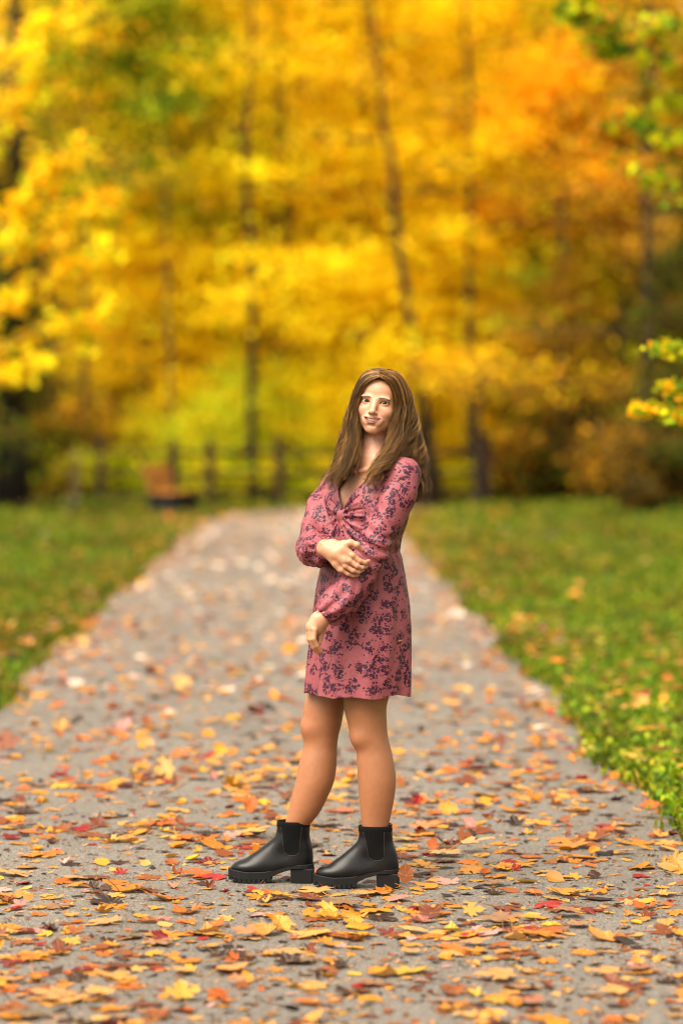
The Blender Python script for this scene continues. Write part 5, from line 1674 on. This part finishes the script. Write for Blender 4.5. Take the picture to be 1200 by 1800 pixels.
def leaf_hi(kind, pose, seed):
    rg = np.random.default_rng(seed)
    o = leaf_outline(kind, rg); n = len(o)
    cx = np.array(CEN[kind])
    mid = (o + np.roll(o, -1, 0)) / 2 + rg.normal(0, 0.008, o.shape)
    oo = np.empty((2 * n, 2)); oo[0::2] = o; oo[1::2] = mid
    m = len(oo)
    rings = [0.15, 0.35, 0.55, 0.75, 0.9, 1.0]
    tips = np.array(TIPS[kind]); tips = np.concatenate([tips, tips * (-1, 1)])
    vein_o = np.zeros(m)
    for tpp in tips:
        vein_o[np.argmin(np.linalg.norm(oo - tpp, axis=1))] = 1.0
    P2 = [cx[None]]; vein = [np.ones(1)]
    for f in rings:
        P2.append(cx + (oo - cx) * f); vein.append(vein_o)
    P2 = np.concatenate(P2); vein = np.concatenate(vein)
    p = np.concatenate([P2 - (0, 0.42), np.zeros((len(P2), 1))], 1)
    p[:, 2] -= vein * 0.012
    nb = len(p)
    k = np.arange(m); k2 = (k + 1) % m
    T = [np.stack([np.zeros(m, int), 1 + k, 1 + k2], 1)]
    Q = []
    for r in range(len(rings) - 1):
        a = 1 + r * m; b = a + m
        Q.append(np.stack([a + k, b + k, b + k2, a + k2], 1))
    # petiole
    q = np.linspace(0, 1, 7)
    st = np.stack([0.06 * np.sin(q * 3), -0.42 - 0.01 - q * 0.62, 0.0 + 0.0 * q], 1)
    mb = MB(); mb.tube(st, 0.014 - 0.004 * q, 5)
    sv = np.concatenate(mb.V)
    Q2 = np.concatenate(mb.Q) + nb; T2 = np.concatenate(mb.T) + nb
    allp = curl_pts(np.concatenate([p, sv]), pose, rg)
    allp[nb:, 2] += np.repeat(np.concatenate([np.repeat(q, 5), [0, 1]]), 1) * rg.uniform(-0.05, 0.35)
    V = allp
    me = mesh_np('fallen_leaf', V, [np.concatenate(Q + [Q2]), np.concatenate(T + [T2])], M_LEAF, True,
                 attrs={'vein': np.concatenate([vein, np.ones(len(sv)) * 0.6])})
    return me, V

LEAF_ARCH = {}
for kind, poses in (('maple', 'flat flat cupped folded curled'), ('pointed maple', 'flat cupped folded curled'), ('oval', 'flat cupped folded curled'), ('narrow', 'flat folded')):
    for i, ps in enumerate(poses.split()):
        LEAF_ARCH.setdefault((kind, ps), []).append(leaf_hi(kind, ps, 700 + i * 13 + len(kind)))

LC = {  # name: (colour, weight)
    'golden': ([lin(232, 150, 28), lin(240, 165, 40), lin(225, 140, 20)], 0.27),
    'pale amber': ([lin(228, 165, 76), lin(220, 150, 62), lin(232, 176, 92)], 0.24),
    'orange': ([lin(215, 105, 22), lin(225, 120, 30)], 0.13),
    'rusty brown': ([lin(150, 75, 25), lin(130, 62, 28), lin(165, 90, 35)], 0.21),
    'crimson': ([lin(165, 22, 22), lin(140, 20, 25), lin(190, 30, 25)], 0.04),
    'dusty pink': ([lin(215, 150, 135), lin(205, 130, 115), lin(225, 175, 160)], 0.035),
    'dark brown': ([lin(62, 34, 24), lin(50, 26, 22), lin(80, 45, 28)], 0.11),
    'lemon yellow': ([lin(230, 180, 35), lin(225, 180, 60)], 0.04)}
LCN = list(LC); LCW = np.array([LC[k][1] for k in LCN]); LCW /= LCW.sum()

for k_ in LC: LC[k_] = ([tuple(0.52 * v for v in c) for c in LC[k_][0]], LC[k_][1])
rg = np.random.default_rng(909)
heroes = []  # px, py, size m, colour, kind, pose, yaw, tilt_x, tilt_y
def hero(px, py, s, c, k, ps, yaw, tx=0.0, ty=0.0): heroes.append((px, py, s, c, k, ps, yaw, tx, ty))
hero(488, 1578, .135, 'golden', 'maple', 'cupped', 1.9, .10, .1)
hero(448, 1580, .105, 'golden', 'pointed maple', 'folded', 2.6, .3, .0)
hero(470, 1583, .09, 'rusty brown', 'maple', 'curled', .4)
hero(571, 1562, .085, 'crimson', 'pointed maple', 'cupped', 1.0, 1.0, .3)
hero(443, 1567, .075, 'crimson', 'pointed maple', 'folded', 2.2, .5)
hero(713, 1572, .105, 'rusty brown', 'oval', 'cupped', 0.1, 1.45, .05)
hero(660, 1570, .15, 'orange', 'maple', 'cupped', 1.3, .0, .0)
hero(690, 1563, .12, 'golden', 'oval', 'folded', 2.8, .15)
hero(640, 1575, .12, 'pale amber', 'maple', 'flat', .3)
hero(545, 1578, .12, 'pale amber', 'maple', 'flat', 1.0)
hero(592, 1574, .12, 'pale amber', 'oval', 'flat', 1.5)
hero(690, 1595, .11, 'pale amber', 'maple', 'flat', 2.0)
hero(376, 1492, .15, 'golden', 'oval', 'cupped', 1.8, .55, .5)
hero(600, 1428, .17, 'orange', 'maple', 'cupped', 1.57)
hero(368, 1517, .10, 'crimson', 'pointed maple', 'folded', .3, .5)
hero(905, 1451, .105, 'dark brown', 'pointed maple', 'folded', 0.3, 1.1, .1)
hero(860, 1408, .12, 'orange', 'maple', 'cupped', .3, .25)
hero(925, 1405, .15, 'golden', 'maple', 'flat', 1.3)
hero(1010, 1394, .11, 'orange', 'oval', 'cupped', 1.8, .2)
hero(928, 1552, .13, 'lemon yellow', 'oval', 'cupped', 1.2, -.5, .1)
hero(785, 1553, .12, 'dusty pink', 'maple', 'cupped', .5, .3)
hero(852, 1535, .13, 'orange', 'narrow', 'folded', 2.7, .5, .5)
hero(838, 1549, .10, 'golden', 'oval', 'flat', 1.6)
hero(1000, 1545, .12, 'golden', 'maple', 'cupped', 1.2, .2)
hero(1045, 1543, .10, 'dark brown', 'oval', 'folded', 2.2, .6)
hero(868, 1572, .10, 'dark brown', 'maple', 'curled', 0.3)
hero(938, 1573, .11, 'orange', 'oval', 'folded', 1.4, .2)
hero(752, 1612, .14, 'rusty brown', 'pointed maple', 'cupped', .6, .8, -.2)
hero(735, 1620, .11, 'dusty pink', 'maple', 'cupped', 1.8, .3)
hero(678, 1642, .085, 'crimson', 'pointed maple', 'folded', .9, .5)
hero(826, 1648, .10, 'crimson', 'pointed maple', 'cupped', 1.2, .35)
hero(970, 1630, .11, 'lemon yellow', 'oval', 'folded', 1.6, .1)
hero(1025, 1603, .13, 'golden', 'oval', 'cupped', 1.6, .1)
hero(1165, 1640, .14, 'rusty brown', 'pointed maple', 'cupped', .4, .5)
hero(1130, 1597, .13, 'orange', 'maple', 'curled', .7, .2)
hero(1030, 1677, .13, 'golden', 'oval', 'cupped', 1.7, .15)
hero(795, 1675, .12, 'orange', 'maple', 'cupped', 2.4, .5)
hero(1075, 1733, .10, 'rusty brown', 'oval', 'folded', .5, .9)
hero(935, 1768, .11, 'crimson', 'pointed maple', 'flat', 1.3, .15)
hero(1120, 1708, .12, 'rusty brown', 'maple', 'curled', 1.8)
hero(1060, 1715, .15, 'golden', 'maple', 'flat', 1.5)
hero(948, 1790, .13, 'golden', 'maple', 'flat', 1.0)
hero(320, 1758, .12, 'lemon yellow', 'maple', 'folded', 0.2, 1.0, .2)
hero(385, 1755, .12, 'orange', 'oval', 'folded', 2.4, .5)
hero(105, 1672, .11, 'rusty brown', 'maple', 'curled', .3, .9, .1)
hero(100, 1762, .10, 'rusty brown', 'oval', 'curled', 1.8)
hero(18, 1775, .13, 'rusty brown', 'maple', 'cupped', 1.5, .2)
hero(150, 1710, .12, 'crimson', 'oval', 'folded', 1.7)
hero(505, 1695, .11, 'dark brown', 'pointed maple', 'folded', .4, .8)
hero(590, 1700, .13, 'dark brown', 'maple', 'curled', 1.5)
hero(230, 1737, .13, 'orange', 'oval', 'cupped', 1.6, .1)
hero(540, 1735, .18, 'pale amber', 'maple', 'flat', 1.5)
hero(270, 1660, .12, 'lemon yellow', 'maple', 'flat', 1.2, .1)
hero(262, 1622, .11, 'rusty brown', 'oval', 'folded', 1.6, .1)
hero(325, 1605, .15, 'orange', 'maple', 'curled', .9, .1)
hero(495, 1637, .13, 'golden', 'oval', 'folded', .5, .9, .2)
hero(584, 1615, .15, 'golden', 'maple', 'curled', .3, .2)
hero(325, 1643, .12, 'orange', 'maple', 'flat', 1.2, .05)
hero(50, 1527, .14, 'golden', 'oval', 'cupped', 1.6, -.2)
hero(85, 1506, .12, 'golden', 'oval', 'flat', 1.5, .1)
hero(212, 1536, .08, 'crimson', 'pointed maple', 'folded', .4, .7)
hero(305, 1562, .09, 'dusty pink', 'narrow', 'folded', .6, .5)
hero(245, 1563, .09, 'crimson', 'pointed maple', 'cupped', 1.3)
hero(165, 1563, .075, 'dark brown', 'oval', 'folded', .3, .9)
hero(20, 1632, .15, 'golden', 'oval', 'cupped', 1.5, .05)
hero(130, 1640, .09, 'rusty brown', 'maple', 'folded', .7, .7)
hero(50, 1641, .10, 'crimson', 'oval', 'folded', 1.7)
hero(370, 1330, .14, 'crimson', 'maple', 'cupped', 1.6, .3)
hero(505, 1277, .13, 'golden', 'maple', 'cupped', 1.4, .2)
hero(408, 1265, .12, 'lemon yellow', 'maple', 'cupped', .7, .6)
hero(420, 1397, .15, 'golden', 'maple', 'cupped', 1.6, .1)
hero(395, 1436, .11, 'golden', 'oval', 'flat', 1.6, .15)
hero(40, 1388, .11, 'orange', 'maple', 'cupped', 1.6, .3)
hero(210, 1293, .13, 'golden', 'maple', 'cupped', 1.6, .2)
hero(455, 1510, .10, 'pale amber', 'maple', 'flat', .5, .1)
hero(735, 1522, .13, 'golden', 'maple', 'cupped', 1.6, .15)
hero(1155, 1470, .13, 'orange', 'maple', 'cupped', 1.6, .3)
hero(1130, 1525, .14, 'golden', 'narrow', 'folded', 2.6, .4)
hero(1185, 1530, .12, 'golden', 'oval', 'flat', 1.4, .1)
hero(1140, 1420, .14, 'orange', 'maple', 'cupped', 1.6, .4)
hero(1060, 1240, .18, 'lemon yellow', 'maple', 'cupped', 1.2, .4)
hero(1110, 1292, .15, 'orange', 'maple', 'cupped', 1.6, .4)

# every other leaf: path and verge
def scatter(n, y0, y1, rg, zone):
    # even on the ground: density of y proportional to the visible width
    y = np.sqrt(rg.uniform(y0 ** 2, y1 ** 2, n)) if zone != 'path' else rg.uniform(y0, y1, n)
    l, r = path_edges(y)
    lim = 0.1175 * y + 0.35
    if zone == 'path':
        e = rg.random(n)
        lo = np.maximum(l, -lim); hi = np.minimum(r, lim)
        x = lo + (hi - lo) * e
    elif zone == 'edge':
        s = np.where(rg.random(n) < 0.5, 1, -1)
        x = np.where(s > 0, r, l) + s * rg.normal(0.03, 0.16, n)
    else:
        s = np.where(rg.random(n) < 0.55, 1, -1)
        x = np.where(s > 0, r, l) + s * np.abs(rg.exponential(0.9, n))
    return x, y
parts_ = [scatter(3500, 6.9, 13.5, rg, 'path'), scatter(3000, 13.5, 24, rg, 'path'), scatter(5000, 24, 56, rg, 'path'), scatter(3600, 8, 54, rg, 'edge'), scatter(2200, 9, 54, rg, 'lawn'), scatter(900, 9, 22, rg, 'lawn')]
zone = np.concatenate([np.full(len(p_[0]), min(i, 4)) for i, p_ in enumerate(parts_)])
LX = np.concatenate([p_[0] for p_ in parts_]); LY = np.concatenate([p_[1] for p_ in parts_])
# gather into loose drifts
nz_ = np.sin(LX * 3.1 + 1.3 * np.sin(LY * 1.7)) * np.sin(LY * 2.3 + 1.1 * np.sin(LX * 2.2)) + rg.normal(0, 0.8, len(LX))
keep = (nz_ > -0.75) | (zone >= 3)
keep &= ~((np.abs(LY - 9.84) < 0.16) & (LX > -0.42) & (LX < 0.24))
keep &= ~((LY < 8.6) & (rg.random(len(LX)) < 0.12))
LX, LY, zone = LX[keep], LY[keep], zone[keep]
N = len(LX)
LS = np.clip(rg.lognormal(math.log(0.041), 0.48, N), 0.010, 0.100)
LCI = rg.choice(len(LCN), N, p=LCW)
farpale = (zone < 3) & (rg.random(N) < np.clip((LY - 14) / 16, 0, 1) * 0.58)  # pale undersides, with the far path's sky sheen put into the leaf colour
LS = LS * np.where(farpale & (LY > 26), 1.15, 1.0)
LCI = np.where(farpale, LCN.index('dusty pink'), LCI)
KIND_N = ['maple', 'pointed maple', 'oval', 'narrow']
LK = rg.choice(4, N, p=[0.42, 0.22, 0.26, 0.10])
LK = np.where(LCI == LCN.index('crimson'), 1, LK)
POSE_N = ['flat', 'cupped', 'folded', 'curled']
LPZ = rg.choice(4, N, p=[0.74, 0.11, 0.08, 0.07])
LPZ = np.where((LK == 3) & (LPZ != 0), 2, LPZ)

score = LS / LY ** 1.5
visx = (np.abs(LX) < 0.1145 * LY) & (LY > 7.6)
score = np.where(visx & (zone < 3), score, 0)
order = np.argsort(-score)
n_ind = 300 - len(heroes)
ind = order[:n_ind]; rest = np.ones(N, bool); rest[ind] = False

records = []
def place_leaf(x, y, s, cname, kind, pose, yaw, tx, ty, z0=0.0):
    arr = LEAF_ARCH.get((kind, pose)) or LEAF_ARCH[(kind, 'flat')]
    me, V = arr[int(rg.integers(0, len(arr)))]
    o = bpy.data.objects.new('fallen_leaf', me); COL.objects.link(o)
    c = np.array(LC[cname][0][int(rg.integers(0, len(LC[cname][0])))]) * rg.uniform(0.85, 1.12)
    o.color = (*np.clip(c, 0, 1), 1)
    R = rotz(yaw * 1.0) if False else None
    M = rotx(tx) @ roty(ty) @ rotz(yaw)       # yaw first, then tip it towards or away
    flip = rg.random() < 0.3 and pose == 'flat'
    if flip: M = M @ roty(math.pi)
    W = (V * s) @ M.T
    mm = Matrix([list(r_) for r_ in M]).to_4x4()
    o.matrix_world = Matrix.Translation((x, y, z0 - float(W[:, 2].min()) + 0.0012)) @ mm @ Matrix.Scale(s, 4)
    records.append((o, x, y, cname, kind, pose))
    return o

for (px, py, s, c, k, ps, yaw, tx, ty) in heroes:
    g0 = G(px, py); l0, r0 = path_edges(g0[1])
    place_leaf(g0[0], g0[1], s * 0.58, c, k, ps, yaw, tx * (0.55 if k != 'oval' or tx < 1.2 else 1), ty * 0.6, 0.0 if l0 < g0[0] < r0 else 0.03)
for i in ind:
    ps = POSE_N[LPZ[i]]
    tl = rg.normal(0, 0.05) if ps == 'flat' else rg.uniform(-0.1, 0.14)
    if rg.random() < 0.35 and ps in ('folded', 'curled') and LS[i] < 0.045: tl = rg.uniform(0.3, 0.9)
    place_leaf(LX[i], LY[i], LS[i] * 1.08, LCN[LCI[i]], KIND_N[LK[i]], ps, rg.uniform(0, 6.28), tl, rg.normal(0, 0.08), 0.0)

ORD = 'leftmost second third fourth fifth sixth seventh eighth ninth tenth eleventh twelfth thirteenth fourteenth fifteenth sixteenth seventeenth eighteenth nineteenth twentieth'.split()
def row_of(y):
    for lim, ph in ((7.72, 'at the very front'), (8.0, 'near the front'), (8.35, 'two strides before the boots'), (8.75, 'one stride before the boots'),
                    (9.35, 'half a stride before the boots'), (9.75, 'right before the boots'), (10.1, 'level with the boots'), (11.2, 'just behind the boots')):
        if y < lim: return ph
    return 'well behind the boots'
cls = {}
for rec in records:
    cls.setdefault((rec[3], rec[4], rec[5], row_of(rec[2])), []).append(rec)
for (cn, k, ps, row), L in cls.items():
    L.sort(key=lambda r_: r_[1])
    for i, rec in enumerate(L):
        lb = f'{ps} {cn} {k} leaf {row}'
        if len(L) > 1:
            lb += ', ' + (ORD[i] + (' from the left' if i else ' of such')) if i < len(L) - 1 or i == 0 else ', rightmost of such'
        tag(rec[0], lb, 'leaf', 'fallen leaves lying on the path')

# the rest of the litter as one mass
rg2 = np.random.default_rng(33)
idx = np.where(rest)[0]
Vs, Ts, Cs, off = [], [], [], 0
for kk in range(4):
    for pp in range(4):
        sel = idx[(LK[idx] == kk) & (LPZ[idx] == pp)]
        if not len(sel): continue
        for var in range(3):
            sv = sel[var::3]
            if not len(sv): continue
            o2 = leaf_outline(KIND_N[kk], rg2)
            cx = np.array(CEN[KIND_N[kk]])
            inner = cx + (o2 - cx) * 0.55
            p2 = np.concatenate([cx[None], inner, o2]) - (0, 0.42)
            m_ = len(o2)
            tpl = curl_pts(np.concatenate([p2, np.zeros((len(p2), 1))], 1), POSE_N[pp], rg2)
            k1 = np.arange(m_); k2 = (k1 + 1) % m_
            T0 = np.concatenate([np.stack([k1 * 0, 1 + k1, 1 + k2], 1), np.stack([1 + k1, 1 + m_ + k1, 1 + m_ + k2], 1), np.stack([1 + k1, 1 + m_ + k2, 1 + k2], 1)])
            n = len(sv)
            yaw = rg2.uniform(0, 6.28, n)
            tx = np.where(rg2.random(n) < (0.02 if pp < 2 else 0.25), rg2.uniform(0.3, 1.0, n), rg2.normal(0.03, 0.10, n)); ty = rg2.normal(0, 0.10, n)
            s = LS[sv]
            p = tpl[None] * s[:, None, None]
            c_, s_ = np.cos(yaw)[:, None], np.sin(yaw)[:, None]
            x, y, z = p[..., 0] * c_ - p[..., 1] * s_, p[..., 0] * s_ + p[..., 1] * c_, p[..., 2]
            c_, s_ = np.cos(ty)[:, None], np.sin(ty)[:, None]
            x, z = x * c_ + z * s_, -x * s_ + z * c_
            c_, s_ = np.cos(tx)[:, None], np.sin(tx)[:, None]
            y, z = y * c_ - z * s_, y * s_ + z * c_
            z = z - z.min(1)[:, None]
            zz = np.where(zone[sv] == 3, rg2.uniform(0.001, 0.03, n), np.where(zone[sv] == 4, rg2.uniform(0.06, 0.12, n), 0.001 + rg2.uniform(0, 0.004, n)))
            lf, rf = path_edges(LY[sv]); on = (LX[sv] > lf) & (LX[sv] < rf)
            zz = np.where(on, 0.0015, zz) + np.where(on, 0, terrain_z(LX[sv], LY[sv]))
            V = np.stack([x + LX[sv][:, None], y + LY[sv][:, None], z + zz[:, None]], -1).reshape(-1, 3)
            T = (T0[None] + (np.arange(n) * len(tpl))[:, None, None]).reshape(-1, 3)
            colr = np.array([np.array(LC[LCN[ci]][0][int(rg2.integers(0, len(LC[LCN[ci]][0])))]) for ci in LCI[sv]]) * rg2.uniform(0.8, 1.15, n)[:, None]
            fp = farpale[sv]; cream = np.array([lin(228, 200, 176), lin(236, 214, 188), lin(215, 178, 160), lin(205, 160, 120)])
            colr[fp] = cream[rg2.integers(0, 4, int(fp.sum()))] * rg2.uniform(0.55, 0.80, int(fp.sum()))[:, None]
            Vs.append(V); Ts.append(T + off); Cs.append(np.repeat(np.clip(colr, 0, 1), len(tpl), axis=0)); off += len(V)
tag(link('fallen_leaves', mesh_np('fallen_leaves', np.concatenate(Vs), np.concatenate(Ts), M_LITTER, True, colors=np.concatenate(Cs))),
    'litter of countless autumn leaves covering the path and verges', 'fallen leaves', kind='stuff')

# fine crumbs, seeds and bits of stalk between the leaves
m = 11000
y = 1 / rg.uniform(1 / 18.0, 1 / 7.2, m); x = rg.uniform(-1, 1, m) * 0.12 * y
l, r = path_edges(y); ok = (x > l) & (x < r)
x, y = x[ok], y[ok]; m = len(x)
c0 = np.stack([x, y, np.full(m, 0.003)], 1)
a_ = rg.uniform(0, 6.28, m); s = rg.lognormal(math.log(0.007), 0.65, m); asp = rg.uniform(0.12, 0.8, m)
e1 = np.stack([np.cos(a_), np.sin(a_), rg.normal(0, 0.2, m)], 1) * s[:, None]; e2 = np.stack([-np.sin(a_), np.cos(a_), rg.normal(0, 0.2, m)], 1) * (s * asp)[:, None]
V = np.stack([c0 - e1, c0 - e2 + (0, 0, .001), c0 + e1, c0 + e2 + (0, 0, .001)], 1).reshape(-1, 3)
V[:, 2] = np.maximum(V[:, 2], 0.0008)
k = np.arange(m) * 4
C = np.repeat(np.array([lin(60, 35, 20), lin(120, 75, 35), lin(190, 130, 60), lin(40, 28, 20)])[rg.integers(0, 4, m)], 4, axis=0)
tag(link('leaf_crumbs', mesh_np('leaf_crumbs', V, np.concatenate([np.stack([k, k + 1, k + 2], 1), np.stack([k, k + 2, k + 3], 1)]), M_LITTER, False, colors=C)),
    'crumbs and stalks of broken leaves on the asphalt', 'leaf crumbs', kind='stuff')
